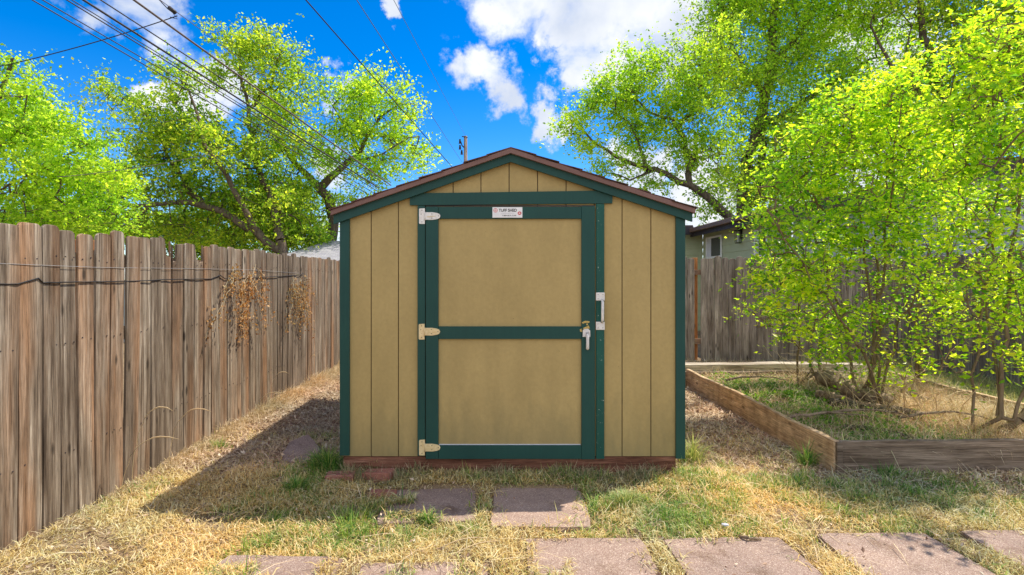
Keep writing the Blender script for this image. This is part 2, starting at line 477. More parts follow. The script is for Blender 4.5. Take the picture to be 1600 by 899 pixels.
M['fascia_dark'] = paint_mat('dark_fascia_paint', (0.045, 0.038, 0.045), (0.03, 0.026, 0.03))
M['fascia_brown'] = paint_mat('brown_gutter_paint', (0.16, 0.10, 0.075), (0.12, 0.075, 0.055))

def slab_mat():
    m, nt, bs, _ = node_mat('aggregate_paver')
    v, rnd = coords(nt)
    sp = nt.nodes.new('ShaderNodeTexVoronoi'); sp.inputs['Scale'].default_value = 230
    nt.links.new(v, sp.inputs['Vector'])
    hsv = nt.nodes.new('ShaderNodeSeparateColor'); nt.links.new(sp.outputs['Color'], hsv.inputs[0])
    c = ramp(nt, hsv.outputs[0], [(0.0, (0.19, 0.13, 0.11)), (0.3, (0.255, 0.185, 0.16)), (0.7, (0.29, 0.22, 0.19)), (0.92, (0.34, 0.27, 0.235)), (1.0, (0.50, 0.42, 0.36))])
    n = noise(nt, v, 5, 6, 0.6)
    c = mixc(nt, 1.0, c, ramp(nt, n, [(0.3, (0.80, 0.78, 0.78)), (0.7, (1.08, 1.05, 1.03))]), 'MULTIPLY')
    c = mixc(nt, 1.0, c, ramp(nt, rnd, [(0, (0.9, 0.88, 0.88)), (1, (1.06, 1.03, 1.0))]), 'MULTIPLY')
    st = noise(nt, v, 3.2, 7, 0.7, 0.6)
    c = mixc(nt, 1.0, c, ramp(nt, st, [(0.32, (0.80, 0.74, 0.64)), (0.46, (1.2, 1.2, 1.15)), (0.75, (1.3, 1.28, 1.2))]), 'MULTIPLY')
    nt.links.new(c, bs.inputs['Base Color']); bs.inputs['Roughness'].default_value = 0.9
    bs.inputs['Specular IOR Level'].default_value = 0.15
    bump(nt, bs, sp.outputs['Distance'], 0.4, 0.004)
    return m
M['slab'] = slab_mat()
M['brick'] = paint_mat('fired_brick', (0.36, 0.15, 0.10), (0.24, 0.10, 0.08), scale=(25, 25, 25), chips=(0.45, 0.33, 0.28), chip_lo=0.64, grain=(50, 50, 50), rough=0.9, bump_s=0.6)
M['soil'] = paint_mat('brown_soil', (0.20, 0.135, 0.09), (0.09, 0.06, 0.04), scale=(14, 14, 14), grain=(90, 90, 90), rough=1.0, bump_s=0.9)
def ground_mat():
    m, nt, bs, _ = node_mat('dry_yard_earth')
    v, _r = coords(nt, rand=False)
    n = noise(nt, v, 2.0, 8, 0.65)
    n2 = noise(nt, v, 55, 5, 0.7)
    c = ramp(nt, n, [(0.3, (0.21, 0.14, 0.09)), (0.5, (0.30, 0.21, 0.125)), (0.7, (0.36, 0.27, 0.15))])
    c = mixc(nt, 1.0, c, ramp(nt, n2, [(0.3, (0.5, 0.5, 0.5)), (0.7, (1.3, 1.3, 1.3))]), 'MULTIPLY')
    nt.links.new(c, bs.inputs['Base Color']); bs.inputs['Roughness'].default_value = 1.0
    bs.inputs['Specular IOR Level'].default_value = 0.1
    bump(nt, bs, n2, 0.8, 0.02)
    return m
M['ground'] = ground_mat()
def bark_mat(name, c0, c1):
    m, nt, bs, _ = node_mat(name)
    v, _r = coords(nt)
    n = noise(nt, mapping(nt, v, (18, 18, 5)), 1.0, 6, 0.65)
    c = ramp(nt, n, [(0.3, c0), (0.7, c1)])
    nt.links.new(c, bs.inputs['Base Color']); bs.inputs['Roughness'].default_value = 0.95
    bs.inputs['Specular IOR Level'].default_value = 0.1
    bump(nt, bs, n, 0.8, 0.03)
    return m
M['bark'] = bark_mat('elm_bark', (0.06, 0.045, 0.035), (0.19, 0.145, 0.11))
M['bark_young'] = bark_mat('sapling_bark', (0.13, 0.085, 0.05), (0.30, 0.22, 0.14))
M['dead_wood'] = bark_mat('dead_wood', (0.09, 0.055, 0.035), (0.36, 0.27, 0.19))

def leaf_mat(name, cols, trans, tcol_gain=2.0, rough=0.6, spec=0.25):
    """blade or leaf: reflects and lets light through; colour varies per leaf"""
    m, nt, bs, out = node_mat(name)
    g = nt.nodes.new('ShaderNodeNewGeometry')
    n = len(cols)
    c = ramp(nt, g.outputs['Random Per Island'], [(i / (n - 1), q) for i, q in enumerate(cols)])
    # slow drift of tone through the plant, as shoots differ in age
    tc = nt.nodes.new('ShaderNodeTexCoord')
    dn = noise(nt, tc.outputs['Object'], 0.9, 3, 0.5)
    c = mixc(nt, 1.0, c, ramp(nt, dn, [(0.32, (0.74, 0.86, 0.9)), (0.68, (1.26, 1.12, 1.0))]), 'MULTIPLY')
    nt.links.new(c, bs.inputs['Base Color'])
    bs.inputs['Roughness'].default_value = rough
    bs.inputs['Specular IOR Level'].default_value = spec
    if trans > 0:
        tr = nt.nodes.new('ShaderNodeBsdfTranslucent')
        gc = mixc(nt, 1.0, c, (tcol_gain, tcol_gain * 0.95, tcol_gain * 0.6), 'MULTIPLY')
        nt.links.new(gc, tr.inputs['Color'])
        mx = nt.nodes.new('ShaderNodeMixShader'); mx.inputs[0].default_value = trans
        nt.links.new(bs.outputs[0], mx.inputs[1]); nt.links.new(tr.outputs[0], mx.inputs[2])
        nt.links.new(mx.outputs[0], out.inputs['Surface'])
    return m
M['leaf_elm'] = leaf_mat('elm_leaf', [(0.08, 0.19, 0.022), (0.20, 0.33, 0.026), (0.33, 0.45, 0.03), (0.48, 0.54, 0.07)], 0.6, 2.2)
M['leaf_dark'] = leaf_mat('deep_green_leaf', [(0.05, 0.13, 0.02), (0.09, 0.20, 0.02), (0.14, 0.26, 0.022), (0.24, 0.34, 0.03)], 0.5)
M['leaf_yellow'] = leaf_mat('yellow_green_leaf', [(0.13, 0.26, 0.024), (0.25, 0.41, 0.026), (0.35, 0.51, 0.032), (0.45, 0.56, 0.07)], 0.62, 2.25)
M['leaf_young'] = leaf_mat('spring_leaf', [(0.06, 0.18, 0.018), (0.20, 0.38, 0.018), (0.35, 0.52, 0.018), (0.46, 0.60, 0.024), (0.60, 0.64, 0.07)], 0.68, 2.1, 0.38, 0.5)
M['straw'] = leaf_mat('straw_blade', [(0.30, 0.19, 0.08), (0.52, 0.37, 0.13), (0.66, 0.50, 0.20), (0.74, 0.60, 0.29), (0.84, 0.75, 0.48), (0.52, 0.50, 0.22)], 0.3, 1.25)
M['straw_pale'] = leaf_mat('pale_dry_stalk', [(0.36, 0.25, 0.14), (0.52, 0.38, 0.22), (0.66, 0.52, 0.33), (0.76, 0.64, 0.45)], 0.2, 1.2)
M['grass'] = leaf_mat('grass_blade', [(0.05, 0.14, 0.035), (0.10, 0.23, 0.045), (0.20, 0.33, 0.05), (0.36, 0.43, 0.09)], 0.35, 1.7)
M['grass_tuft'] = leaf_mat('mixed_tuft_blade', [(0.04, 0.13, 0.03), (0.08, 0.21, 0.04), (0.14, 0.29, 0.045), (0.26, 0.38, 0.08), (0.50, 0.44, 0.18)], 0.35, 1.7)
M['grass_mat'] = leaf_mat('matted_blade', [(0.08, 0.15, 0.06), (0.18, 0.23, 0.10), (0.32, 0.26, 0.15), (0.44, 0.34, 0.20), (0.56, 0.46, 0.30)], 0.25, 1.3)
M['grass_pale'] = leaf_mat('pale_grass_blade', [(0.17, 0.27, 0.08), (0.30, 0.38, 0.13), (0.45, 0.48, 0.18), (0.62, 0.58, 0.28)], 0.35, 1.4)
M['clover'] = leaf_mat('ground_cover_leaf', [(0.06, 0.17, 0.02), (0.10, 0.25, 0.025), (0.18, 0.34, 0.03), (0.27, 0.40, 0.04)], 0.35, 1.7)
M['litter'] = leaf_mat('dead_leaf_litter', [(0.16, 0.085, 0.06), (0.32, 0.20, 0.14), (0.46, 0.32, 0.23), (0.60, 0.46, 0.34), (0.74, 0.62, 0.48)], 0.1, 1.0)
M['straw_pink'] = leaf_mat('withered_stem', [(0.24, 0.14, 0.09), (0.42, 0.28, 0.18), (0.58, 0.42, 0.28), (0.72, 0.57, 0.40), (0.80, 0.68, 0.52)], 0.15, 1.1)
M['vine_leaf'] = leaf_mat('dried_vine_leaf', [(0.26, 0.10, 0.03), (0.44, 0.20, 0.06), (0.56, 0.29, 0.10), (0.62, 0.42, 0.22)], 0.3, 1.3)

# ------------------------------------------------------------------ ground
SX0, SX1 = (533 - 784) / F * 3.94, (1070 - 784) / F * 3.94     # shed faces
SY0, SY1 = 3.94, 6.95
BX0, BX1, BY0, BY1 = 2.45, 5.0, 4.08, 7.35                     # garden bed
FX = -2.63                                                     # left fence
FY = 9.6                                                       # back fence
slabs = [(-0.055, 0.515, 3.12, 3.73, -1.5), (-0.74, -0.16, 3.2, 3.70, 3), (0.13, 0.752, 2.36, 2.985, 0.5), (0.872, 1.512, 2.38, 2.99, 2.0),
         (1.722, 2.33, 2.42, 3.045, 1), (2.54, 3.16, 2.45, 3.08, 0), (-1.40, -0.80, 2.20, 2.80, -2), (-0.68, -0.06, 2.13, 2.73, 1)]
def inslab(x, y, m=0.0):
    r = np.zeros(np.shape(x), bool)
    for (a, b, c, d, _t) in slabs:
        r |= (x > a - m) & (x < b + m) & (y > c - m) & (y < d + m)
    return r
def hgt(x, y):
    x = np.asarray(x, float); y = np.asarray(y, float)
    h = (vnoise(x, y, 0.45, 1) - 0.5) * 0.035 + (vnoise(x, y, 0.13, 2) - 0.5) * 0.018
    h = h + 0.035 * np.exp(-((y - 3.86) / 0.22) ** 2) * (x > -1.9) * (x < 1.6)
    h = h - 0.02 * np.exp(-((x - FX) / 0.35) ** 2) * (y < 5)
    near = (np.abs(x) < 12) & (y > -2) & (y < 14)
    h = np.where(near, h, 0)
    h = np.where(inslab(x, y, -0.03), -0.03, h)
    return h
def grid_axis(lo, hi, step, far):
    a = list(np.arange(lo, hi + 1e-6, step))
    out, s, v = [], step, lo
    while v > -far: s *= 1.6; v -= s; out.append(v)
    a = out[::-1] + a
    s, v = step, a[-1]
    while v < far: s *= 1.6; v += s; a.append(v)
    return np.array(a)
gx = grid_axis(-3.2, 5.6, 0.045, 900); gy = grid_axis(1.6, 9.8, 0.045, 900)
GX, GY = np.meshgrid(gx, gy, indexing='ij')
V = np.stack([GX, GY, hgt(GX, GY)], axis=-1).reshape(-1, 3)
nx, ny = len(gx), len(gy)
ii, jj = np.meshgrid(np.arange(nx - 1), np.arange(ny - 1), indexing='ij')
a = (ii * ny + jj).ravel()
Q = np.stack([a, a + ny, a + ny + 1, a + 1], axis=1).ravel()
me = arr_mesh('ground', V, Q, np.full(len(a), 4), smooth=True)
o = new_obj('ground', me, M['ground']); tag(o, 'dry brown earth of the back yard', 'ground', kind='structure')

# paver slabs
labs = ['square pinkish paver right in front of the shed door, half in the shed shadow',
        'paver half buried in grass just left of the one before the door',
        'narrow looking paver in the front row with straw lying over its left side',
        'wide clean paver in the front row with a small stick at its back edge',
        'front row paver dappled by thin twig shadows',
        'paver at the right end of the front row in the corner of the yard',
        'paver at the left end of the front row, mostly under grass',
        'front row paver almost buried under straw, below the paver before the door']
for (a, b, c, d, rot), lb in zip(slabs, labs):
    bm = bmesh.new()
    w, h = (b - a) / 2, (d - c) / 2
    prm = []
    for q in range(28):      # slightly worn outline
        t = q / 28 * 4; s = int(t); f = t - s
        p = [(-1 + 2 * f, -1), (1, -1 + 2 * f), (1 - 2 * f, 1), (-1, 1 - 2 * f)][s]
        k = 0.985 if abs(abs(p[0]) - abs(p[1])) < 0.01 else 1
        prm.append((p[0] * w * k + random.uniform(-.005, .005), p[1] * h * k + random.uniform(-.005, .005)))
    prism(bm, prm, -0.035, 0.024, 'Z')
    top = [e for e in bm.edges if all(v.co.z > 0 for v in e.verts)]
    bmesh.ops.bevel(bm, geom=top, offset=0.006, segments=2, affect='EDGES')
    bmesh.ops.rotate(bm, verts=bm.verts, cent=(0, 0, 0), matrix=Matrix.Rotation(R(rot), 3, 'Z') @ Matrix.Rotation(R(random.uniform(-.6, .6)), 3, 'X'))
    o = bm_obj('paver', bm, M['slab'], loc=((a + b) / 2, (c + d) / 2, random.uniform(-0.003, 0.004)))
    tag(o, lb, 'paver', 'pavers laid in the dry lawn')
# tilted flagstone in the shade left of the shed
bm = bmesh.new()
pts = [G(x, y, 0.03) for x, y in ((428, 728), (452, 699), (482, 690), (503, 708), (482, 730))]
cx = sum((p for p in pts), Vector()) / 5
prism(bm, [(p.x - cx.x, p.y - cx.y) for p in pts], -0.05, 0.0, 'Z')
bmesh.ops.bevel(bm, geom=[e for e in bm.edges if all(v.co.z > -0.01 for v in e.verts)], offset=0.008, segments=2, affect='EDGES')
bmesh.ops.rotate(bm, verts=bm.verts, cent=(0, 0, 0), matrix=Matrix.Rotation(R(7), 3, 'X'))
o = bm_obj('flagstone', bm, M['slab'], loc=(cx.x, cx.y, 0.055))
tag(o, 'broken dark flagstone lying in the shed shadow between fence and shed', 'flagstone')
# bricks
def brick(px, py, yaw, lab, L=0.2, z=0.02, tilt=0):
    p = G(px, py, z)
    bm = bmesh.new(); box(bm, -L / 2, L / 2, -0.05, 0.05, -0.02, 0.055, 0.006)
    for v in bm.verts: v.co += Vector((random.uniform(-1, 1), random.uniform(-1, 1), random.uniform(-1, 1))) * 0.003
    bmesh.ops.rotate(bm, verts=bm.verts, cent=(0, 0, 0), matrix=Matrix.Rotation(R(yaw), 3, 'Z') @ Matrix.Rotation(R(tilt), 3, 'Y'))
    o = bm_obj('brick', bm, M['brick'], loc=p); tag(o, lab, 'brick', 'old bricks lying by the left shed corner')
brick(532, 752, 4, 'old red brick furthest left, by the tuft of grass at the shed corner', 0.19, 0.03)
brick(592, 748, -14, 'reddish brick set askew below the left end of the siding', 0.21, 0.035, -6)
brick(598, 782, 2, 'flat sunken brick just left of the half buried paver', 0.18, -0.02)
# small stick and shard in the sunlit straw
o = polyline_tube('stick', [G(1155, 838, 0.035), G(1168, 840, 0.045), G(1190, 843, 0.035)], [0.008, 0.009, 0.005], M['dead_wood'], k=6)
tag(o, 'short grey stick lying at the back edge of a front row paver', 'stick')
bm = bmesh.new(); bmesh.ops.create_icosphere(bm, subdivisions=1, radius=0.016)
for v in bm.verts: v.co.x *= 1.4; v.co.z *= 0.6; v.co += Vector((random.uniform(-1, 1), random.uniform(-1, 1), 0)) * 0.003
o = bm_obj('stone', bm, M['rock'], loc=G(1133, 820, 0.05)); tag(o, 'tiny pale stone in the straw behind the front row pavers', 'stone')

# ------------------------------------------------------------------ blades and flakes
def blades(name, pts, length, width, lean, mat, bend=0.5, yaw=None, parent=None):
    """pts (n,3); length,width arrays; lean = angle from vertical (rad) array"""
    n = len(pts)
    yaw = rng.uniform(0, 2 * np.pi, n) if yaw is None else yaw
    hd = np.stack([np.cos(yaw), np.sin(yaw), np.zeros(n)], 1)
    sd = np.stack([-np.sin(yaw), np.cos(yaw), np.zeros(n)], 1)
    tw = rng.uniform(-1, 1, n)[:, None]
    sd = sd + np.array([[0, 0, 1.0]]) * tw * 0.5
    up = np.array([[0, 0, 1.0]])
    L = length[:, None]; W = width[:, None]
    l1 = lean[:, None]
    l2 = np.minimum(l1 + bend * rng.uniform(0.2, 1.2, n)[:, None], np.pi * 0.62)
    p0 = pts
    p1 = p0 + (hd * np.sin(l1) + up * np.cos(l1)) * L * 0.5
    p2 = p1 + (hd * np.sin(l2) + up * np.cos(l2)) * L * 0.5
    V = np.stack([p0 - sd * W * .5, p0 + sd * W * .5, p1 + sd * W * .42, p1 - sd * W * .42, p2], axis=1).reshape(-1, 3)
    b = np.arange(n) * 5
    Fq = np.stack([b, b + 1, b + 2, b + 3, b + 3, b + 2, b + 4], 1).ravel()
    sz = np.tile([4, 3], n)
    me = arr_mesh(name, V, Fq, sz, smooth=False)
    return new_obj(name, me, mat, parent)
def flakes(name, pts, size, mat, flat=0.5, parent=None, aspect=0.55, axis=None):
    """leaf-shaped diamonds folded along the midrib"""
    n = len(pts)
    if axis is None:
        d = rng.normal(size=(n, 3)); d[:, 2] *= flat
    else: d = axis + rng.normal(size=(n, 3)) * 0.4
    d /= np.linalg.norm(d, axis=1, keepdims=True)
    r = rng.normal(size=(n, 3)); r[:, 2] *= flat
    s = np.cross(d, np.where(rng.random((n, 1)) < (1 - flat) * 0.9, np.array([[0, 0, 1.0]]), r)); s /= np.linalg.norm(s, axis=1, keepdims=True) + 1e-9
    nn = np.cross(d, s)
    S = size[:, None]
    a = pts; tip = pts + d * S + nn * S * rng.uniform(-.15, .15, n)[:, None]
    m = pts + d * S * 0.45
    l = m + s * S * aspect * .5 + nn * S * 0.08
    r_ = m - s * S * aspect * .5 + nn * S * 0.08
    V = np.stack([a, l, tip, r_], 1).reshape(-1, 3)
    b = np.arange(n) * 4
    Fq = np.stack([b, b + 1, b + 2, b, b + 2, b + 3], 1).ravel()
    me = arr_mesh(name, V, Fq, np.full(2 * n, 3))
    return new_obj(name, me, mat, parent)
def scatter(n, x0, x1, y0, y1, dens=None):
    x = rng.uniform(x0, x1, n); y = rng.uniform(y0, y1, n)
    if dens is not None:
        k = rng.random(n) < dens(x, y)
        x, y = x[k], y[k]
    return x, y
def outside(x, y):
    ok = ~((x > SX0 - 0.02) & (x < SX1 + 0.02) & (y > SY0 + 0.0) & (y < SY1))
    ok &= ~((x > BX0 - 0.05) & (x < BX1 + 0.05) & (y > BY0 - 0.03) & (y < BY1 + 0.2))
    ok &= x > FX + 0.02
    return ok
def slabkeep(x, y):
    """blades spill over slab rims here and there"""
    core = inslab(x, y, -0.02)
    spill = inslab(x, y, 0.0) & ~inslab(x, y, -0.035 - 0.09 * 0) 
    nz = vnoise(x, y, 0.12, 9)
    out = (~inslab(x, y, -0.04) & (nz > .35)) | (~inslab(x, y, -0.09) & (nz > 0.7))
    # two left front pavers and the paver beside the door one are partly overgrown
    over = ((x < -0.1) & (y < 3.1) & (y < 2.62 + .2 * nz) & (nz > 0.5)) | ((x < -0.1) & (y > 3.1) & ((x < -0.55) | (y < 3.27)) & (nz > 0.5)) | ((x > 0.1) & (x < 0.34) & (y < 3.1) & (nz > 0.42))
    return (~inslab(x, y, 0.012)) | (inslab(x, y, 0.012) & (out & (rng.random(np.shape(x)) < 0.13))) | (over & (rng.random(np.shape(x)) < 0.75))
def zed(x, y):
    return np.where(inslab(x, y, 0), 0.026, hgt(x, y))
def sstep(v, a, b):
    t = np.clip((v - a) / (b - a), 0, 1); return t * t * (3 - 2 * t)
def litter_zone(x, y):
    l = sstep(y, 3.75, 4.3) * (x < -1.0)
    r = sstep(y + 0.35 * (x - 1.4), 3.95, 4.4) * (x > 1.2)
    return np.clip(l + r, 0, 1)
def green_zone(x, y):
    n = vnoise(x, y, 0.42, 21) * 0.6 + vnoise(x, y, 0.17, 22) * 0.4
    g = n * 0.92
    def blob(cx, cy, rx, ry, a): return a * np.exp(-((x - cx) / rx) ** 2 - ((y - cy) / ry) ** 2)
    g = g + blob(-.9, 3.2, .6, .35, .42) + blob(1.1, 3.25, .5, .2, .25) + blob(-1.2, 3.95, .28, .28, .6) + blob(-1.0, 3.35, .55, .25, .28) + blob(1.0, 3.45, .6, .25, .38) + blob(2.0, 3.65, 1.0, .25, .42)
    g = g + blob(0.2, 3.83, 1.1, .10, .55) + blob(-1.6, 3.62, .3, .3, .3) + blob(-.35, 3.05, .3, .2, .2) + blob(3.4, 3.8, 1.0, .3, .35) + blob(-1.2, 2.9, .25, .12, .3) + blob(1.45, 3.1, .2, .1, .25)
    g = g - blob(-2.2, 2.9, .6, .7, .25) - blob(-.3, 2.85, .7, .12, .15)
    return g
# thatch
x, y = scatter(330000, FX, 5.8, 2.2, 5.2)
k = outside(x, y) & slabkeep(x, y)
k &= rng.random(len(x)) < (1 - 0.80 * litter_zone(x, y)) * np.clip(1.1 - 0.1 * (y - 2.4), .6, 1) * (0.22 + 1.1 * sstep(vnoise(x, y, 0.22, 31) * .6 + vnoise(x, y, .09, 35) * .4, .25, .6))
x, y = x[k], y[k]; n = len(x)
L_ = rng.uniform(0.02, 0.075, n) * (0.75 + 0.6 * vnoise(x, y, 0.25, 33))
yaw_field = vnoise(x, y, 0.2, 40) * 9 + rng.normal(0, 1.6, n)
o = blades('dry_grass', np.stack([x, y, zed(x, y) + rng.uniform(-.002, .022, n)], 1), L_, rng.uniform(.0022, .0052, n), rng.uniform(0.45, 1.6, n), M['straw'], 1.0, yaw=yaw_field)
tag(o, 'yellow mown thatch of dry grass covering the front of the yard', 'dry grass', kind='stuff')
# long pale straws lying about
x, y = scatter(9000, FX, 5.8, 2.2, 9.3)
k = outside(x, y) & (slabkeep(x, y) | (rng.random(len(x)) < .04)); x, y = x[k], y[k]; n = len(x)
o = blades('loose_straw', np.stack([x, y, zed(x, y) + rng.uniform(.008, .04, n)], 1), rng.uniform(0.10, 0.30, n), rng.uniform(.002, .0038, n), rng.uniform(1.25, 1.62, n), M['straw_pale'], 0.35)
tag(o, 'long pale loose straws lying over the lawn and the litter', 'straw', kind='stuff')
# green grass
x, y = scatter(330000, FX, 5.8, 2.2, 5.4)
gz = green_zone(x, y)
k = outside(x, y) & slabkeep(x, y) & (rng.random(len(x)) < sstep(gz, 0.42, 0.82) * (0.25 + 1.1 * vnoise(x, y, .07, 72))) & (rng.random(len(x)) < 1 - .75 * litter_zone(x, y) * (gz < .75))
x, y, gz = x[k], y[k], gz[k]; n = len(x)
k2 = rng.random(n) < 0.42 + (gz > .8) * .3
def grass_part(m, mat, name, lab):
    xx, yy, g = x[m], y[m], gz[m]; q = len(xx)
    L_ = rng.uniform(0.03, 0.09, q) * (0.5 + 0.6 * np.clip(g, 0.3, 1.2)) * (0.45 + 1.7 * vnoise(xx, yy, .09, 71) ** 2)
    oo = blades(name, np.stack([xx, yy, zed(xx, yy) - .003], 1), L_, rng.uniform(.0028, .0058, q), rng.uniform(0.1, 1.3, q), mat, 1.0)
    tag(oo, lab, 'grass', kind='stuff')
grass_part(k2, M['grass'], 'green_grass', 'green grass patches growing through the dry thatch')
grass_part(~k2, M['grass_pale'], 'pale_grass', 'pale half dried grass mixed into the green patches')
# tufts: taller clumps
def tuft(px, py, n, rad, hmin, hmax, mat, name, lab, cat='grass tuft', z=0.0, wid=(.003, .006), grp=None, lean=0.75):
    c = G(px, py, z)
    n = int(n * .8); a = rng.uniform(0, 2 * np.pi, n); r = rad * np.minimum(np.abs(rng.normal(0, .45, n)), 1) * (0.6 + .9 * vnoise(a * 3, a * 0 + px, 1.0, 81))
    x_, y_ = c.x + r * np.cos(a), c.y + r * np.sin(a) * 0.7
    zz = np.full(n, z) + (hgt(x_, y_) if z < 0.05 else 0)
    oo = blades(name, np.stack([x_, y_, zz], 1), (hmin + (hmax - hmin) * rng.random(n) ** 1.8) * (1.1 - .5 * np.clip(r / rad, 0, 1)), rng.uniform(*wid, n), rng.uniform(0.02, lean, n), mat, 1.0, yaw=a + rng.normal(0, .6, n))
    tag(oo, lab, cat, grp)
    return oo
tuft(512, 745, 1500, .20, .08, .24, M['grass_tuft'], 'grass_tuft', 'lush dark green grass tuft at the left front corner of the shed', grp='grass tufts')
tuft(465, 775, 700, .15, .06, .15, M['grass_tuft'], 'grass_tuft', 'shaded grass tuft just left of the lush one at the shed corner', grp='grass tufts')
tuft(1082, 722, 420, .10, .12, .32, M['grass_pale'], 'grass_tuft', 'tall yellow green grass tuft against the right front corner of the shed', grp='grass tufts')
tuft(1260, 728, 260, .10, .10, .28, M['grass_tuft'], 'grass_tuft', 'green grass tuft against the near end of the long bed board', grp='grass tufts')
tuft(978, 790, 800, .14, .06, .14, M['grass_pale'], 'grass_tuft', 'sunlit grass clump at the right corner of the door paver', grp='grass tufts')
tuft(668, 820, 380, .08, .06, .13, M['grass_tuft'], 'grass_tuft', 'bright green sunlit tuft in front of the half buried paver', grp='grass tufts')
tuft(1390, 745, 500, .5, .05, .13, M['grass_tuft'], 'low_grass', 'low straggling grass along the short face of the garden bed', cat='grass')['kind'] = 'stuff'
tuft(345, 700, 200, .12, .05, .14, M['grass_tuft'], 'grass_tuft', 'small grass tuft in the shade between the fence and the flagstone', grp='grass tufts')
tuft(585, 745, 260, .07, .10, .22, M['grass_pale'], 'grass_tuft', 'thin pale tuft growing up between the two bricks', grp='grass tufts')
x, y = scatter(9000, -1.12, 1.15, 3.78, 3.925)
k = rng.random(len(x)) < .35 + .65 * (vnoise(x, y, .12, 91) > .45); x, y = x[k], y[k]; n = len(x)
o = blades('shed_foot_grass', np.stack([x, y, hgt(x, y) - .005], 1), rng.uniform(.05, .15, n) * (.5 + .8 * vnoise(x, y, .15, 92)), rng.uniform(.002, .0045, n), rng.uniform(.1, 1.4, n), M['grass_mat'], 1.0)
tag(o, 'matted grey green and dry grass heaped against the foot of the shed', 'grass', kind='stuff')
x, y = scatter(9000, FX, 5.8, 2.2, 4.6)
k = outside(x, y) & (rng.random(len(x)) < .2 + .6 * (vnoise(x, y, .3, 93) > .6)) & (~inslab(x, y, 0) | (rng.random(len(x)) < .12)); x, y = x[k], y[k]; n = len(x)
o = flakes('fallen_leaves', np.stack([x, y, zed(x, y) + rng.uniform(.004, .035, n)], 1), rng.uniform(.012, .035, n), M['litter'], .5)
tag(o, 'small brown fallen leaves scattered over the front lawn and pavers', 'leaf litter', kind='stuff')
# fence-foot straw
x = FX + 0.03 + np.abs(rng.normal(0, 0.10, 15000)); y = rng.uniform(1.9, 9.3, 15000); n = len(x)
o = blades('fence_foot_grass', np.stack([x, y, hgt(x, y)], 1), rng.uniform(.05, .22, n) * (0.5 + vnoise(x, y, .5, 5)) * np.clip(.22 + .2 * (y - 2.6), .22, 1), rng.uniform(.002, .0045, n), rng.uniform(0.2, 1.4, n), M['straw_pale'], 1.1, yaw=rng.normal(0, 1.1, n))
tag(o, 'tall bleached dry grass along the foot of the left fence', 'dry grass', kind='stuff')
for (px, py, hh, dx) in ((205, 768, .62, .25), (190, 775, .42, .35), (262, 735, .5, .3), (420, 640, .45, .2), (480, 610, .5, .1), (395, 665, .35, .3)):
    b = G(px, py)
    pts = [b + Vector((dx * (t ** 2.2) + random.uniform(-.006, .006), .05 * t, hh * (1.6 * t - .75 * t ** 3))) for t in [q / 12 for q in range(13)]]
    o = polyline_tube('dry_stalk', pts, [.0022] * 8 + [.003, .0045, .005, .004, .001], M['straw_pale'], k=5)
    tag(o, 'tall dry grass stalk bending over at the foot of the left fence', 'stalk', 'dry stalks along the left fence')
for (a_, b_, zz) in (((1245, 690), (1340, 742), .06), ((1262, 705), (1350, 760), .04), ((1375, 680), (1408, 738), .24), ((1340, 660), (1290, 700), .2), ((1100, 800), (1060, 790), .03), ((680, 860), (770, 842), .03), ((700, 872), (790, 846), .035), ((290, 880), (262, 886), .03)):
    A_ = G(a_[0], a_[1], zz); B_ = G(b_[0], b_[1], .035)
    pts = [A_.lerp(B_, q / 6) + Vector((0, 0, .03 * math.sin(q / 6 * math.pi))) for q in range(7)]
    o = polyline_tube('dry_stalk', pts, [.0028] * 6 + [.0012], M['straw_pale'], k=5)
    tag(o, 'long pale stalk lying loose on the grass', 'stalk', 'fallen dry stalks')
# litter between shed and fence / shed and bed
x, y = scatter(95000, FX, 5.8, 3.6, 9.5)
k = outside(x, y) & (rng.random(len(x)) < litter_zone(x, y) * np.clip(1.25 - 0.12 * (y - 3.6), .5, 1))
x, y = x[k], y[k]; n = len(x)
o = flakes('leaf_litter', np.stack([x, y, hgt(x, y) + rng.uniform(0, .022, n)], 1), rng.uniform(.012, .05, n), M['litter'], flat=0.6, aspect=0.5)
tag(o, 'brown dead leaf and bark litter on both sides of the shed', 'leaf litter', kind='stuff')
x, y = scatter(150000, FX, 5.8, 3.6, 9.5)
k = outside(x, y) & (rng.random(len(x)) < litter_zone(x, y)); x, y = x[k], y[k]; n = len(x)
o = blades('litter_twigs', np.stack([x, y, hgt(x, y) + rng.uniform(0, .02, n)], 1), rng.uniform(0.03, 0.13, n), rng.uniform(.0022, .0048, n), rng.uniform(.9, 1.6, n), M['straw_pink'], 0.6)
tag(o, 'thin dead twigs and stems tangled in the leaf litter', 'twigs', kind='stuff')

# ------------------------------------------------------------------ the shed
S = F / 3.94
def sx(px): return (px - 784) / S
def sz(py): return CH - (py - 437) / S
shed = thing('garden_shed', 'tan wooden shed with dark green trim and brown roof edge', 'shed', (sx(801), SY0, 0))
zb = sz(713)
peak_x = sx(798)
def roof_under(X):   # underside of the roof above the siding
    if X <= peak_x: return sz(246) + (X - peak_x) * (sz(246) - sz(335)) / (peak_x - sx(533))
    return sz(246) - (X - peak_x) * (sz(246) - sz(333)) / (sx(1070) - peak_x)
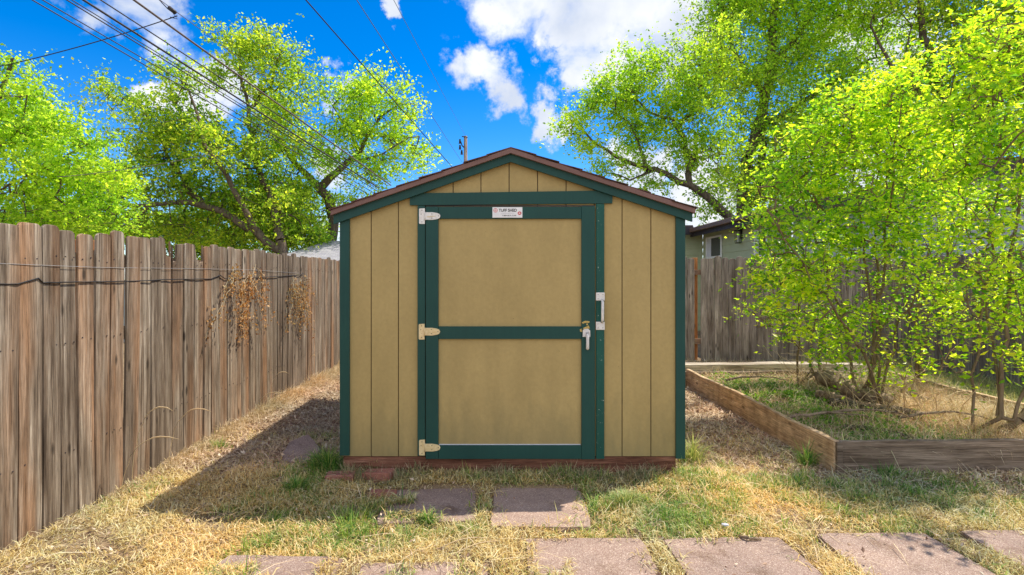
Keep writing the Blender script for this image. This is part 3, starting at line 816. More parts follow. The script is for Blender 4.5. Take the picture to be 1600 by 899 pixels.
# front siding in strips with real grooves
bm = bmesh.new()
grooves = [sx(p) for p in (580, 622.5, 665, 708, 751.5, 795.5, 840, 884.5, 928.5, 972, 1017)]
edges = [SX0 + 0.01] + grooves + [SX1 - 0.01]
for i in range(len(edges) - 1):
    a = edges[i] + (0.0035 if i else 0); b = edges[i + 1] - (0.0035 if i < len(edges) - 2 else 0)
    poly = [(a, zb), (b, zb), (b, roof_under(b))]
    if a < peak_x < b: poly.append((peak_x, roof_under(peak_x)))
    poly.append((a, roof_under(a)))
    prism(bm, poly, SY0, SY0 + 0.012)
wall = bm_obj('front_wall', bm, M['tan'], shed)
bm = bmesh.new()
prism(bm, [(SX0 + .012, zb + .002), (SX1 - .012, zb + .002), (SX1 - .012, roof_under(SX1)), (peak_x, roof_under(peak_x)), (SX0 + .012, roof_under(SX0))], SY0 + 0.0125, SY0 + 0.03)
bm_obj('groove_backing', bm, M['groove'], wall)
for nm, xa, xb in (('side_wall', SX0 + .003, SX0 + .02), ('side_wall', SX1 - .02, SX1 - .003)):
    bm = bmesh.new()
    ys = np.linspace(SY0 + .031, SY1, 16)
    for ya, yb in zip(ys[:-1], ys[1:]):
        prism(bm, [(ya + .0035, zb), (yb - .0035, zb), (yb - .0035, roof_under(xa)), (ya + .0035, roof_under(xa))], xa, xb, 'X')
    box(bm, xa + .005, xb - .005, SY0 + .031, SY1, zb, roof_under(xa))
    bm_obj(nm, bm, M['tan'], shed)
bm = bmesh.new()
prism(bm, [(SX0 + .02, zb), (SX1 - .02, zb), (SX1 - .02, roof_under(SX1)), (peak_x, roof_under(peak_x)), (SX0 + .02, roof_under(SX0))], SY1 - .02, SY1 + .01)
bm_obj('back_wall', bm, M['tan'], shed)
# corner boards
for a, b, pb in ((532, 547, 711), (1055, 1069.5, 716)):
    bm = bmesh.new(); xa, xb = sx(a), sx(b)
    zt0, zt1 = roof_under(xa) + .01, roof_under(xb) + .01
    prism(bm, [(xa, sz(pb)), (xb, sz(pb)), (xb, zt1), (xa, zt0)], SY0 - 0.019, SY0 - 0.0005)
    bmesh.ops.bevel(bm, geom=[e for e in bm.edges], offset=0.0015, segments=1, affect='EDGES')
    # return along the side
    if a < 700: box(bm, xa - .002, xa + .0025, SY0 + .002, SY0 + .09, sz(pb), zt0 - .01)
    else: box(bm, xb - .0025, xb + .002, SY0 + .002, SY0 + .09, sz(pb), zt1 - .01)
    bm_obj('corner_board', bm, M['green'], shed)
# rake trim: green band under the roof edge
pk = (peak_x, sz(237)); 
def rake(bm, xa, za, xb, zb_, th, y0, y1):
    prism(bm, [(xa, za), (xb, zb_), (xb, zb_ - th), (xa, za - th)], y0, y1)
def at(px, py, Y):
    p = P(px, py, Y); return (p.x, p.z)
pk = at(798, 237, SY0 - .041); RL = at(521, 334.5, SY0 - .041); RR = at(1082, 330.5, SY0 - .041)
for e in (RL, RR):
    bm = bmesh.new(); rake(bm, pk[0], pk[1], e[0], e[1], 0.072, SY0 - .041, SY0 - .0205)
    bm_obj('rake_board', bm, M['green'], shed)
# drip edge and shingles
tk = at(798, 228.2, SY0 - .075); TL = at(516, 326.5, SY0 - .075); TR = at(1087, 323.5, SY0 - .075)
for e in (TL, TR):
    bm = bmesh.new(); rake(bm, tk[0], tk[1] - .014, e[0], e[1] - .010, 0.033, SY0 - .068, SY1 + .06)
    bm_obj('drip_edge', bm, M['brown_trim'], shed)
for e in (TL, TR):
    bm = bmesh.new()
    n = 8
    for i in range(n):
        t0, t1 = i / n, (i + 1) / n + 0.012
        xa = tk[0] + (e[0] - tk[0]) * t0; xb = tk[0] + (e[0] - tk[0]) * t1
        za = tk[1] + (e[1] - tk[1]) * t0 - .006; zb_ = tk[1] + (e[1] - tk[1]) * t1 + random.uniform(.001, .004)
        yy = SY0 - .075
        cols = 10
        for c in range(cols):
            ya = yy + (SY1 + .13 - SY0) * c / cols; yb = yy + (SY1 + .13 - SY0) * (c + 1) / cols - .004
            rake(bm, xa, za, xb + random.uniform(-.004, .004), zb_ + random.uniform(-.001, .002), .008, ya + (random.uniform(-.004, .01) if c == 0 else 0), yb)
    bm_obj('shingles', bm, M['shingle_brown'], shed)
# skid timber and floor
bm = bmesh.new(); box(bm, sx(536), sx(1056), SY0 + .004, SY0 + .09, sz(737) - .06, zb - .003, .004)
bm_obj('skid', bm, M['skid'], shed)
bm = bmesh.new()
for xx in (SX0 + .06, (SX0 + SX1) / 2, SX1 - .1): box(bm, xx, xx + .04, SY0 + .095, SY1, 0.0, zb - .003)
box(bm, SX0 + .03, SX1 - .03, SY0 + .095, SY1 - .03, zb - .002, zb + .02)
bm_obj('floor_frame', bm, M['skid'], shed)
# door opening trims
bm = bmesh.new()
prism(bm, [(sx(641), sz(321.5)), (sx(956), sz(318.5)), (sx(956.5), sz(298.5)), (sx(641), sz(303))], SY0 - .0195, SY0 - .0005)
bm_obj('header_board', bm, M['green'], shed)
bm = bmesh.new(); box(bm, sx(653), sx(664.6), SY0 - .019, SY0 - .0005, sz(711.5), sz(322), .0012)
bm_obj('door_jamb', bm, M['green'], shed)
bm = bmesh.new(); box(bm, sx(931), sx(943.5), SY0 - .019, SY0 - .0005, sz(716), sz(515), .0012); box(bm, sx(931), sx(943.5), SY0 - .019, SY0 - .0005, sz(515) + .001, sz(319.3), .0012)
jr = bm_obj('door_jamb', bm, M['green_fresh'], shed)
tag(jr, label='brighter glossy green jamb with chipped paint on the latch side of the door')
# door: leaf with frame boards
door_root = None
bm = bmesh.new(); box(bm, sx(666), sx(928.5), SY0 - .004, SY0 - .0008, sz(715), sz(324))
door = bm_obj('door', bm, M['tan'], shed)
def dboard(a, b, c, d, y0=-.022, nm='stile'):
    bm = bmesh.new(); box(bm, sx(a), sx(b), SY0 + y0, SY0 - .0045, sz(d), sz(c), .0015)
    return bm_obj(nm, bm, M['green'], door)
dboard(665.8, 685.5, 323.8, 716); dboard(908, 929, 323, 716.5)
dboard(685.8, 907.7, 324, 342.5, nm='rail'); dboard(685.8, 907.7, 510, 529.5, nm='rail'); dboard(685.8, 907.7, 695, 716, nm='rail')
# pale caulk lines above bottom rail
bm = bmesh.new(); box(bm, sx(686), sx(907), SY0 - .008, SY0 - .0046, sz(695) + .0005, sz(695) + .006)
bm_obj('caulk_line', bm, M['curtain'], door)
# dark slot with wood splinters above door
bm = bmesh.new(); box(bm, sx(666), sx(929), SY0 - .003, SY0 - .0005, sz(323), sz(321))
bm_obj('slot_strip', bm, M['dark_metal'], door)
# hinges
def hinge(px, py, mat, wide=33):
    """T hinge: plate with rounded corners on the jamb and a tapered strap"""
    x0 = sx(px); zc = sz(py); u = 1 / S
    bm = bmesh.new()
    h = 12.2 * u
    pl = [(x0, zc - h + .006), (x0 + .004, zc - h), (x0 + 9 * u, zc - h), (x0 + 9 * u, zc + h), (x0 + .004, zc + h - .002), (x0, zc + h - .008)]
    prism(bm, pl, SY0 - .0245, SY0 - .0192)
    plate = bm_obj('hinge', bm, mat, shed)
    bm = bmesh.new()
    xs = x0 + 9.8 * u
    top = [(xs, 5.8), (xs + 11 * u, 6.0), (xs + 18 * u, 4.8), (xs + 22 * u, 3.4), (xs + 23.6 * u, 0)]
    poly = [(a, zc + b * u) for a, b in top] + [(a, zc - b * u) for a, b in top[-2::-1]]
    prism(bm, poly, SY0 - .0275, SY0 - .0222)
    bmesh.ops.bevel(bm, geom=[e for e in bm.edges], offset=0.0012, segments=1, affect='EDGES')
    bm_obj('strap', bm, mat, plate)
    bm = bmesh.new()   # knuckle barrel
    r = bmesh.ops.create_cone(bm, cap_ends=True, segments=12, radius1=.0045, radius2=.0045, depth=h * 1.05)
    bmesh.ops.translate(bm, verts=bm.verts, vec=(x0 + 9.4 * u, SY0 - .026, zc))
    bm_obj('knuckle', bm, mat, plate, smooth=True)
    for (a, b) in ((4.5, 9), (4.5, -9), (3.2, 3), (20, 3.2), (20, -3.2), (30, .2)):
        bm = bmesh.new(); yy = SY0 - (.0252 if a < 9 else .0282)
        r = bmesh.ops.create_cone(bm, cap_ends=True, segments=10, radius1=.0032, radius2=.0022, depth=.0016, matrix=Matrix.Translation((x0 + a * u, yy, zc + b * u)) @ Matrix.Rotation(R(90), 4, 'X'))
        bm_obj('screw', bm, M['dark_metal'], plate)
    bm = bmesh.new()   # pressed rib
    prism(bm, [(xs + 3 * u, zc - 1.8 * u), (xs + 16 * u, zc - .2 * u), (xs + 16 * u, zc + .4 * u), (xs + 3 * u, zc - .6 * u)], SY0 - .0292, SY0 - .0277)
    bm_obj('rib', bm, M['cream_metal'], plate)
hinge(655.5, 338.5, M['white_metal']); hinge(655, 518, M['cream_metal']); hinge(655.5, 698, M['cream_metal'])
# pull handle on the right jamb
pts = [(sx(939.5), SY0 - .026, sz(503)), (sx(939.5), SY0 - .05, sz(500)), (sx(939.5), SY0 - .052, sz(486)), (sx(939.5), SY0 - .05, sz(472)), (sx(939.5), SY0 - .026, sz(469))]
hd = polyline_tube('pull_handle', pts, .0105, M['white_metal'], shed, k=10)
for c in (463.5, 509):
    bm = bmesh.new(); box(bm, sx(930.3), sx(944), SY0 - .0255, SY0 - .0195, sz(c + 6.3), sz(c - 6.3), .0022)
    bm_obj('bracket', bm, M['white_metal'], hd)
for (a, b) in ((933.5, 460), (941, 460), (933.5, 467), (933.5, 506), (941, 512), (933.5, 512)):
    bm = bmesh.new()
    bmesh.ops.create_cone(bm, cap_ends=True, segments=10, radius1=.0028, radius2=.002, depth=.0016, matrix=Matrix.Translation((sx(a), SY0 - .0262, sz(b))) @ Matrix.Rotation(R(90), 4, 'X'))
    bm_obj('screw', bm, M['dark_metal'], hd)
# T-handle latch with paint worn to brass around it
bm = bmesh.new()
prism(bm, [(sx(909.5), sz(526)), (sx(921.5), sz(526)), (sx(921), sz(516)), (sx(918), sz(513.5)), (sx(912.5), sz(513.5)), (sx(910), sz(516))], SY0 - .029, SY0 - .0222)
lt = bm_obj('latch', bm, M['white_metal'], shed)
polyline_tube('lever', [(sx(916.3), SY0 - .034, sz(519)), (sx(916.5), SY0 - .046, sz(524)), (sx(916.6), SY0 - .048, sz(534)), (sx(916.5), SY0 - .046, sz(543.5)), (sx(916.5), SY0 - .043, sz(545.5))], [.010, .0125, .0105, .012, .006], M['white_metal'], lt, k=12)
bm = bmesh.new()
def scrap(pts_, y0, y1): prism(bm, [(sx(a), sz(b)) for a, b in pts_], SY0 - y1, SY0 - y0)
scrap([(908.5, 520), (911, 512), (919, 508.5), (921, 513), (919, 513.3), (911.5, 513.3)], .0221, .0245)
scrap([(908.3, 503.5), (914, 501), (920.5, 502), (920, 504.2), (913, 504.5), (910, 505.8)], .0221, .0232)
scrap([(905, 515), (908, 513), (908.3, 518.5), (906, 518)], .0221, .0232)
scrap([(915.5, 505.5), (917.8, 505.5), (918, 508), (915.5, 508)], .0221, .0232)
bm_obj('worn_patch', bm, M['brass'], lt)
bm = bmesh.new()
bmesh.ops.create_cone(bm, cap_ends=True, segments=12, radius1=.005, radius2=.004, depth=.003, matrix=Matrix.Translation((sx(916), SY0 - .0455, sz(520))) @ Matrix.Rotation(R(90), 4, 'X'))
bm_obj('keyhole', bm, M['dark_metal'], lt)
# name plate on the top rail
bm = bmesh.new(); box(bm, sx(769.5), sx(816), SY0 - .0262, SY0 - .0222, sz(341), sz(324.7), .0008)
plate = bm_obj('name_plate', bm, M['sign_white'], shed)
def text(s, px, py, h_px, w_px, mat, name='lettering', bold=0.0, slant=0.0):
    cu = bpy.data.curves.new('t', 'FONT'); cu.body = s; cu.align_x = 'LEFT'; cu.size = 1.0
    cu.offset = bold; cu.shear = slant; cu.extrude = 0.0
    t = bpy.data.objects.new('t', cu); COL.objects.link(t)
    dg = bpy.context.evaluated_depsgraph_get(); dg.update()
    me = bpy.data.meshes.new_from_object(t.evaluated_get(dg))
    bpy.data.objects.remove(t); bpy.data.curves.remove(cu)
    co = np.array([v.co[:] for v in me.vertices])
    lo, hi = co.min(0), co.max(0)
    w = w_px / S; h = h_px / S
    for v in me.vertices:
        u_ = (v.co.x - lo[0]) / (hi[0] - lo[0]); q = (v.co.y - lo[1]) / (hi[1] - lo[1])
        v.co = Vector((sx(px) + u_ * w, SY0 - .0266, sz(py) + q * h))
    me.update()
    o = new_obj(name, me, mat, plate)
    return o
text('TUFF SHED', 779.3, 332.0, 4.9, 28, M['ink_black'], bold=.03)
text('Storage Buildings & Garages', 783, 335.3, 1.5, 20.5, M['ink_grey'])
text('1-800-BUY-TUFF', 785, 338.8, 2.0, 21.5, M['ink_black'], bold=.02)
bm = bmesh.new()   # red barn-like emblem: rounded frame with two panes
def ring(cx, cz, a, b, th, n=20, y=SY0 - .0266):
    o_ = [(cx + a * math.cos(t), cz + b * math.sin(t)) for t in [2 * math.pi * q / n for q in range(n)]]
    i_ = [(cx + (a - th) * math.cos(t), cz + (b - th) * math.sin(t)) for t in [2 * math.pi * q / n for q in range(n)]]
    O = [bm.verts.new((p[0], y, p[1])) for p in o_]; I = [bm.verts.new((p[0], y, p[1])) for p in i_]
    for q in range(n): bm.faces.new((O[q], O[(q + 1) % n], I[(q + 1) % n], I[q]))
ring(sx(774.3), sz(329.6), 3.3 / S, 3.4 / S, .9 / S)
box(bm, sx(774), sx(774.6), SY0 - .0267, SY0 - .0264, sz(332.2), sz(327)); box(bm, sx(771.9), sx(776.7), SY0 - .0268, SY0 - .0263, sz(329.9), sz(329.3))
bm_obj('emblem', bm, M['ink_pink'], plate)
bm = bmesh.new(); ring(sx(811.6), sz(334.1), 2.9 / S, 2.7 / S, 1.5 / S)
box(bm, sx(811), sx(812.2), SY0 - .0267, SY0 - .0264, sz(335.6), sz(334.6))
bm_obj('seal', bm, M['ink_red'], plate)

# ------------------------------------------------------------------ fences
def picket_mesh(name, w, h, seed, ear=0.022, th=0.017, broken=None):
    rd = random.Random(seed)
    bm = bmesh.new()
    hh = h + rd.uniform(-.012, .012)
    n = 10
    ys = []
    left, right = [], []
    for i in range(n + 1):
        z = -0.12 + (hh - ear + 0.12) * i / n
        left.append((-w / 2 + rd.uniform(-.002, .0015), z)); right.append((w / 2 + rd.uniform(-.0015, .002), z))
    if broken:
        top = broken(hh)
    else:
        top = [(w / 2 - ear * .12, hh - ear * .62), (w / 2 - ear * .5, hh - ear * .22), (w / 2 - ear * 1.1, hh - rd.uniform(0, .004)), (-w / 2 + ear * 1.1, hh - rd.uniform(0, .004)), (-w / 2 + ear * .5, hh - ear * .22), (-w / 2 + ear * .12, hh - ear * .62)]
    poly = right + top + left[::-1]
    prism(bm, poly, -th / 2, th / 2, 'Y')
    bmesh.ops.bevel(bm, geom=[e for e in bm.edges if abs(e.verts[0].co.y - e.verts[1].co.y) < 1e-5], offset=0.002, segments=1, affect='EDGES')
    cup = rd.uniform(-.004, .004)
    for v in bm.verts:
        v.co.y += cup * ((v.co.x / (w / 2)) ** 2) + 0.004 * math.sin(v.co.z * 2 + seed)
    bmesh.ops.recalc_face_normals(bm, faces=bm.faces[:])
    me = bpy.data.meshes.new(name); bm.to_mesh(me); bm.free()
    return me
def picket(parent, me, x, y, rz, mat, tilt=0, dz=0, label=None):
    o = bpy.data.objects.new('picket', me); COL.objects.link(o)
    o.parent = parent
    o.location = Vector((x, y, dz)) - Vector(parent.location)
    o.rotation_euler = (0, tilt, rz)
    if label: o['label'] = label
    if not me.materials: me.materials.append(mat)
    return o
FH = 1.735
lf = thing('picket_fence', 'sunlit weathered brown dog-eared picket fence running along the left of the yard', 'fence', (FX, 5.5, 0))
# board widths read from the photograph for the nearest ones
bounds_px = [28.5, 66, 94.5, 121.5, 148, 172.5, 193.5, 215, 235, 251, 270, 288, 304, 318, 330, 343]
Yb = [2.63 * F / (784 - p) for p in bounds_px]
Ycur = Yb[0]
segs = []
y = Yb[0]
while y > 0.9: segs.append((y - .148, y)); y -= .148
segs = segs[::-1] + list(zip(Yb[:-1], Yb[1:]))
y = Yb[-1]
rd = random.Random(5)
while y < FY - .03:
    w = rd.uniform(.136, .155); segs.append((y, min(y + w, FY))); y += w
for i, (ya, yb) in enumerate(segs):
    w = yb - ya - rd.choice([.008, .010, .013, .016])
    xc = (784 - 0) and 784 - 2.63 * F / ((ya + yb) / 2)
    br = None; lab = None; dz = rd.uniform(-.020, .016)
    if abs(xc - 260) < 9:
        br = lambda hh, w=w: [(w / 2, hh - .16), (w * .1, hh - .15), (-w * .05, hh - .02), (-w / 2 + .02, hh)]; lab = 'picket split off along its right side at the top'
    elif abs(xc - 311) < 7:
        br = lambda hh, w=w: [(w / 2, hh - .17), (w * .2, hh - .19), (-w * .3, hh - .16)]; lab = 'picket snapped short at the top'
    elif abs(xc - 279) < 9:
        br = lambda hh, w=w: [(w / 2, hh - .008), (-w / 6, hh - .02), (-w / 5, hh - .15), (-w / 2, hh - .17)]; lab = 'picket with a notch broken out of its top left'
    me = picket_mesh('picket', w, FH, i, ear=.03, broken=br)
    picket(lf, me, FX - .0085 + rd.uniform(-.004, .004), (ya + yb) / 2, R(90), M['picket'], tilt=rd.gauss(0, .005) + (0.02 if 470 < xc < 476 else 0), dz=dz, label=lab)
for z in (.35, 1.0, 1.5):
    bm = bmesh.new(); box(bm, FX - .065, FX - .024, .9, FY, z, z + .09, .003)
    bm_obj('rail', bm, M['rail'], lf)
for yy in (1.2, 3.6, 6.0, 8.4):
    bm = bmesh.new(); box(bm, FX - .16, FX - .068, yy, yy + .09, -.1, 1.68, .004)
    bm_obj('post', bm, M['cedar_post'], lf)
# nail heads
bm = bmesh.new()
for (ya, yb) in segs:
    for z in (.39, 1.04, 1.55):
        for q in (.25, .75):
            if random.random() < .8:
                bmesh.ops.create_cone(bm, cap_ends=True, segments=6, radius1=.0048, radius2=.0048, depth=.003, matrix=Matrix.Translation((FX + .003, ya + (yb - ya) * q, z + random.uniform(-.02, .02))) @ Matrix.Rotation(R(90), 4, 'Y'))
bm_obj('nail_heads', bm, M['dark_metal'], lf)['kind'] = 'stuff'

bf = thing('picket_fence', 'shaded grey picket fence closing the back of the yard behind the garden bed', 'fence', (3, FY, 0))
variants = []
for i in range(14):
    def rtop(hh, w=.118): return [(w / 2 - .012, hh - .012), (w / 2 - .03, hh - .003), (0, hh + .004), (-w / 2 + .03, hh - .003), (-w / 2 + .012, hh - .012)]
    me = picket_mesh('picket_back', .118 - random.choice([0.0, .003, .006]), 1.80, 100 + i, ear=.03, broken=rtop)
    me.materials.append(M['picket_grey']); variants.append(me)
x = FX + .08; i = 0
gap_x = (1088 - 784) / F * FY
while x < 9.6:
    if abs(x - gap_x) > 0.075:
        picket(bf, variants[(i * 5) % 14], x, FY + random.uniform(-.005, .005), 0, M['picket_grey'], tilt=random.gauss(0, .004), dz=random.uniform(-.02, .02) + (.015 if x < gap_x else 0))
        x += .1215; i += 1
    else:
        x += .10
for z in (.3, 1.5):
    bm = bmesh.new(); box(bm, FX, 9.7, FY + .014, FY + .055, z, z + .09, .003)
    bm_obj('rail', bm, M['rail'], bf)
for xx in (-.5, 1.7, gap_x - .045, 5.9, 8.3):
    bm = bmesh.new(); box(bm, xx, xx + .09, FY + .06, FY + .15, -.1, 1.80, .004)
    bm_obj('post', bm, M['cedar_post'], bf)
rf = thing('picket_fence', 'picket fence on the far right side of the yard, seen through the sapling leaves', 'fence', (6.9, 6, 0))
y = 1.5; i = 0
while y < FY - .05:
    picket(rf, variants[(i * 3) % 14], 6.9, y, R(90), M['picket_grey'], tilt=random.gauss(0, .004)); y += .1215; i += 1
bm = bmesh.new()
for z in (.3, 1.5): box(bm, 6.92, 6.96, 1.4, FY, z, z + .09, .003)
bm_obj('rail', bm, M['rail'], rf)

# cable and wire hung on the left fence
def fence_line(name, ctrl, r, mat, lab, cat, off=.012, wob=.004):
    pts = []
    for (a, b) in zip(ctrl[:-1], ctrl[1:]):
        n = max(2, int(abs(b[0] - a[0]) / 10))
        for q in range(n):
            t = q / n; px = a[0] + (b[0] - a[0]) * t; py = a[1] + (b[1] - a[1]) * t
            Y = -FX * F / (784 - px) * (1 - off / 2.63)
            p = P(px, py, Y); p.x = FX + off + random.uniform(-.002, .002); p.z += random.uniform(-wob, wob)
            pts.append(p)
    o = polyline_tube(name, pts, r, mat, k=6); tag(o, lab, cat)
fence_line('cable', [(-160, 446), (0, 444), (28, 444), (60, 435), (68, 442), (110, 441), (180, 440), (200, 440), (260, 437), (330, 436), (344, 430), (352, 436), (400, 434), (440, 432), (468, 430), (480, 425)], .004, M['cable_black'],
           'black cable stapled along the left fence a little below its tops', 'cable', off=.008, wob=.0015)
fence_line('wire', [(-160, 411), (0, 412), (150, 418), (300, 420), (400, 422), (478, 428)], .0014, M['wire_grey'], 'thin grey wire stretched along the left fence above the black cable', 'wire', off=.006, wob=0)

# dried vines on the fence
def vine(name, px0, px1, py0, py1, hang, nleaf, lab):
    root = thing(name, lab, 'vine', P((px0 + px1) / 2, py0, 2.63 * F / (784 - (px0 + px1) / 2)))
    A, B, ra, rb, leaves = [], [], [], [], []
    for s in range(34):
        px = random.uniform(px0, px1)
        Y = 2.63 * F / (784 - px); p = Vector((FX + random.uniform(.01, .05), Y, CH - (py0 + random.uniform(-12, 25) - 437) / F * Y))
        ln = random.uniform(.3, 1.0) * hang
        d = Vector((0, random.uniform(-.6, .6), random.uniform(-1, .3)))
        seg = 9
        for q in range(seg):
            d = (d + Vector((random.uniform(-.2, .25), random.uniform(-.5, .5), -.28 + random.uniform(-.3, .3)))).normalized()
            e = p + d * ln / seg
            e.x = min(max(e.x, FX + .008), FX + .13)
            A.append(p[:]); B.append(e[:]); ra.append(.0032 * (1 - q / seg * .6)); rb.append(.0030 * (1 - q / seg * .6))
            if random.random() < .8:
                for _ in range(3): leaves.append([e.x + random.uniform(0, .02), e.y + random.gauss(0, .02), e.z + random.gauss(0, .02)])
            p = e
    me = tubes_mesh('stems', A, B, np.array(ra), np.array(rb), 4)
    o = new_obj('stems', me, M['straw_pale'], root); o['kind'] = 'stuff'; o.matrix_parent_inverse = Matrix.Translation(-root.location)
    L = np.array(leaves)
    # clusters of curled leaves
    cl = L[rng.integers(0, len(L), 9)]
    ex = np.concatenate([c + rng.normal(0, 1, (nleaf, 3)) * np.array([.012, .022, .075]) for c in cl])
    L = np.concatenate([L, ex]); L[:, 0] = np.maximum(L[:, 0], FX + .008)
    o = flakes('leaves', L, rng.uniform(.012, .034, len(L)), M['vine_leaf'], 1.0, root, .7); o.matrix_parent_inverse = Matrix.Translation(-root.location)
vine('dried_vine', 352, 404, 425, 500, .75, 24, 'thick dead orange brown vine hanging over the left fence')
vine('dried_vine', 450, 478, 440, 520, .75, 12, 'thinner dead vine on the left fence nearer the shed')

# ------------------------------------------------------------------ garden bed
bed = thing('garden_bed', 'raised garden bed framed by weathered boards right of the shed', 'garden bed', (BX0, BY0, 0))
def board(name, x0, x1, y0, y1, z0, z1, mat, sub=14, lab=None):
    bm = bmesh.new(); box(bm, x0, x1, y0, y1, z0, z1, .005)
    ax = 0 if (x1 - x0) > (y1 - y0) else 1
    bmesh.ops.subdivide_edges(bm, edges=[e for e in bm.edges if abs((e.verts[0].co - e.verts[1].co)[ax]) > .3], cuts=sub, use_grid_fill=True)
    for v in bm.verts:
        t = v.co[ax]
        v.co.z += .006 * math.sin(t * 3.1 + x0) + .004 * math.sin(t * 9) + random.uniform(-.0015, .0015)
        v.co[1 - ax] += .008 * math.sin(t * 1.7 + y0)
    o = bm_obj(name, bm, mat, bed)
    if lab: o['label'] = lab
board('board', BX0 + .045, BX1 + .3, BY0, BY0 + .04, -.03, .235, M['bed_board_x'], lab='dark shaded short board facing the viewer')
board('board', BX0, BX0 + .042, BY0 - .005, BY1, -.03, .235, M['bed_board_y'], lab='sandy long board running back beside the shed')
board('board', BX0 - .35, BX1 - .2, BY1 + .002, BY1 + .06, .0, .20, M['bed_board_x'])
board('board', BX0 - .5, BX1 - .1, BY1 + .065, BY1 + .27, .02, .285, M['bed_timber'], lab='bleached thick timber along the back')
board('board', BX1 - .02, BX1 + .022, BY0 + .045, BY1 - .01, -.03, .23, M['bed_board_y'])
bm = bmesh.new(); box(bm, BX0 + .002, BX0 + .044, BY0 - .03, BY0 - .006, -.03, .23, .003)
bm_obj('corner_stake', bm, M['bed_board_x'], bed)
def soilz(x, y): return .11 + (vnoise(x, y, .4, 51) - .5) * .07 + (vnoise(x, y, .1, 52) - .5) * .03
gx2 = np.linspace(BX0 + .04, BX1 - .02, 60); gy2 = np.linspace(BY0 + .04, BY1, 70)
XX, YY = np.meshgrid(gx2, gy2, indexing='ij')
V = np.stack([XX, YY, soilz(XX, YY)], -1).reshape(-1, 3)
ii, jj = np.meshgrid(np.arange(59), np.arange(69), indexing='ij'); a = (ii * 70 + jj).ravel()
me = arr_mesh('garden_soil', V, np.stack([a, a + 70, a + 71, a + 1], 1).ravel(), np.full(len(a), 4), True)
tag(new_obj('garden_soil', me, M['soil']), 'brown soil filling the raised garden bed', 'soil', kind='structure')
# ground cover
x, y = scatter(80000, BX0 + .05, BX1 - .05, BY0 + .1, BY1)
dn = lambda x, y: np.clip(1.25 * np.exp(-((x - 3.05) / .55) ** 2 - ((y - 6.2) / .75) ** 2) + .25 * np.exp(-((x - 3.0) / .4) ** 2 - ((y - 4.9) / .45) ** 2), 0, 1) * (vnoise(x, y, .12, 61) > .42)
k = rng.random(len(x)) < dn(x, y); x, y = x[k], y[k]; n = len(x)
o = flakes('ground_cover', np.stack([x, y, soilz(x, y) + rng.uniform(.0, .075, n)], 1), rng.uniform(.018, .04, n), M['clover'], .45, aspect=.8)
tag(o, 'bright low leafy weeds covering the soil at the left of the bed', 'ground cover', kind='stuff')
# grass in the bed
x, y = scatter(90000, BX0 + .05, BX1 - .05, BY0 + .06, BY1)
dn = lambda x, y: np.clip(1.4 * np.exp(-((x - 3.35) / .6) ** 2 - ((y - 4.45) / .35) ** 2) + .4 * np.exp(-((x - 2.75) / .25) ** 2 - ((y - 5.0) / .7) ** 2) + .04, 0, 1) * sstep(vnoise(x, y, .16, 62), .2, .6)
k = rng.random(len(x)) < dn(x, y) * .20; x, y = x[k], y[k]; n = len(x)
o = blades('bed_grass', np.stack([x, y, soilz(x, y)], 1), rng.uniform(.06, .24, n), rng.uniform(.002, .0045, n), rng.uniform(.1, 1.2, n), M['grass'], 1.0)
tag(o, 'long green grass growing inside the front of the garden bed', 'grass', kind='stuff')
x, y = scatter(52000, BX0 + .05, BX1 - .05, BY0 + .06, BY1)
k = rng.random(len(x)) < .30 + .75 * sstep(x, 3.6, 4.2); x, y = x[k], y[k]; n = len(x)
o = blades('bed_straw', np.stack([x, y, soilz(x, y) + rng.uniform(0, .03, n)], 1), rng.uniform(.06, .28, n), rng.uniform(.0018, .004, n), rng.uniform(.5, 1.6, n), M['straw_pale'], .7)
tag(o, 'pale dry straw matted over the right half of the garden bed', 'straw', kind='stuff')
x, y = scatter(30000, BX0 + .05, BX1 - .05, BY0 + .06, BY1); n = len(x)
o = flakes('bed_litter', np.stack([x, y, soilz(x, y) + rng.uniform(0, .02, n)], 1), rng.uniform(.012, .045, n), M['litter'], .35)
tag(o, 'dead leaves lying on the soil of the garden bed', 'leaf litter', kind='stuff')
# ground beyond the bed: dry stems
x, y = scatter(14000, BX0 - .3, 6.8, BY1 + .35, FY); n = len(x)
o = blades('dry_stems', np.stack([x, y, hgt(x, y)], 1), rng.uniform(.04, .13, n), rng.uniform(.002, .0045, n), rng.uniform(.1, 1.4, n), M['straw_pale'], .7)
tag(o, 'dry stems standing between the bed and the back fence', 'dry grass', kind='stuff')
x, y = scatter(20000, BX1 + .05, 6.8, 3.4, FY); n = len(x)
o = blades('side_grass', np.stack([x, y, hgt(x, y)], 1), rng.uniform(.05, .2, n), rng.uniform(.002, .0045, n), rng.uniform(.1, 1.4, n), M['grass_pale'], .7)
tag(o, 'rough grass right of the garden bed', 'grass', kind='stuff')
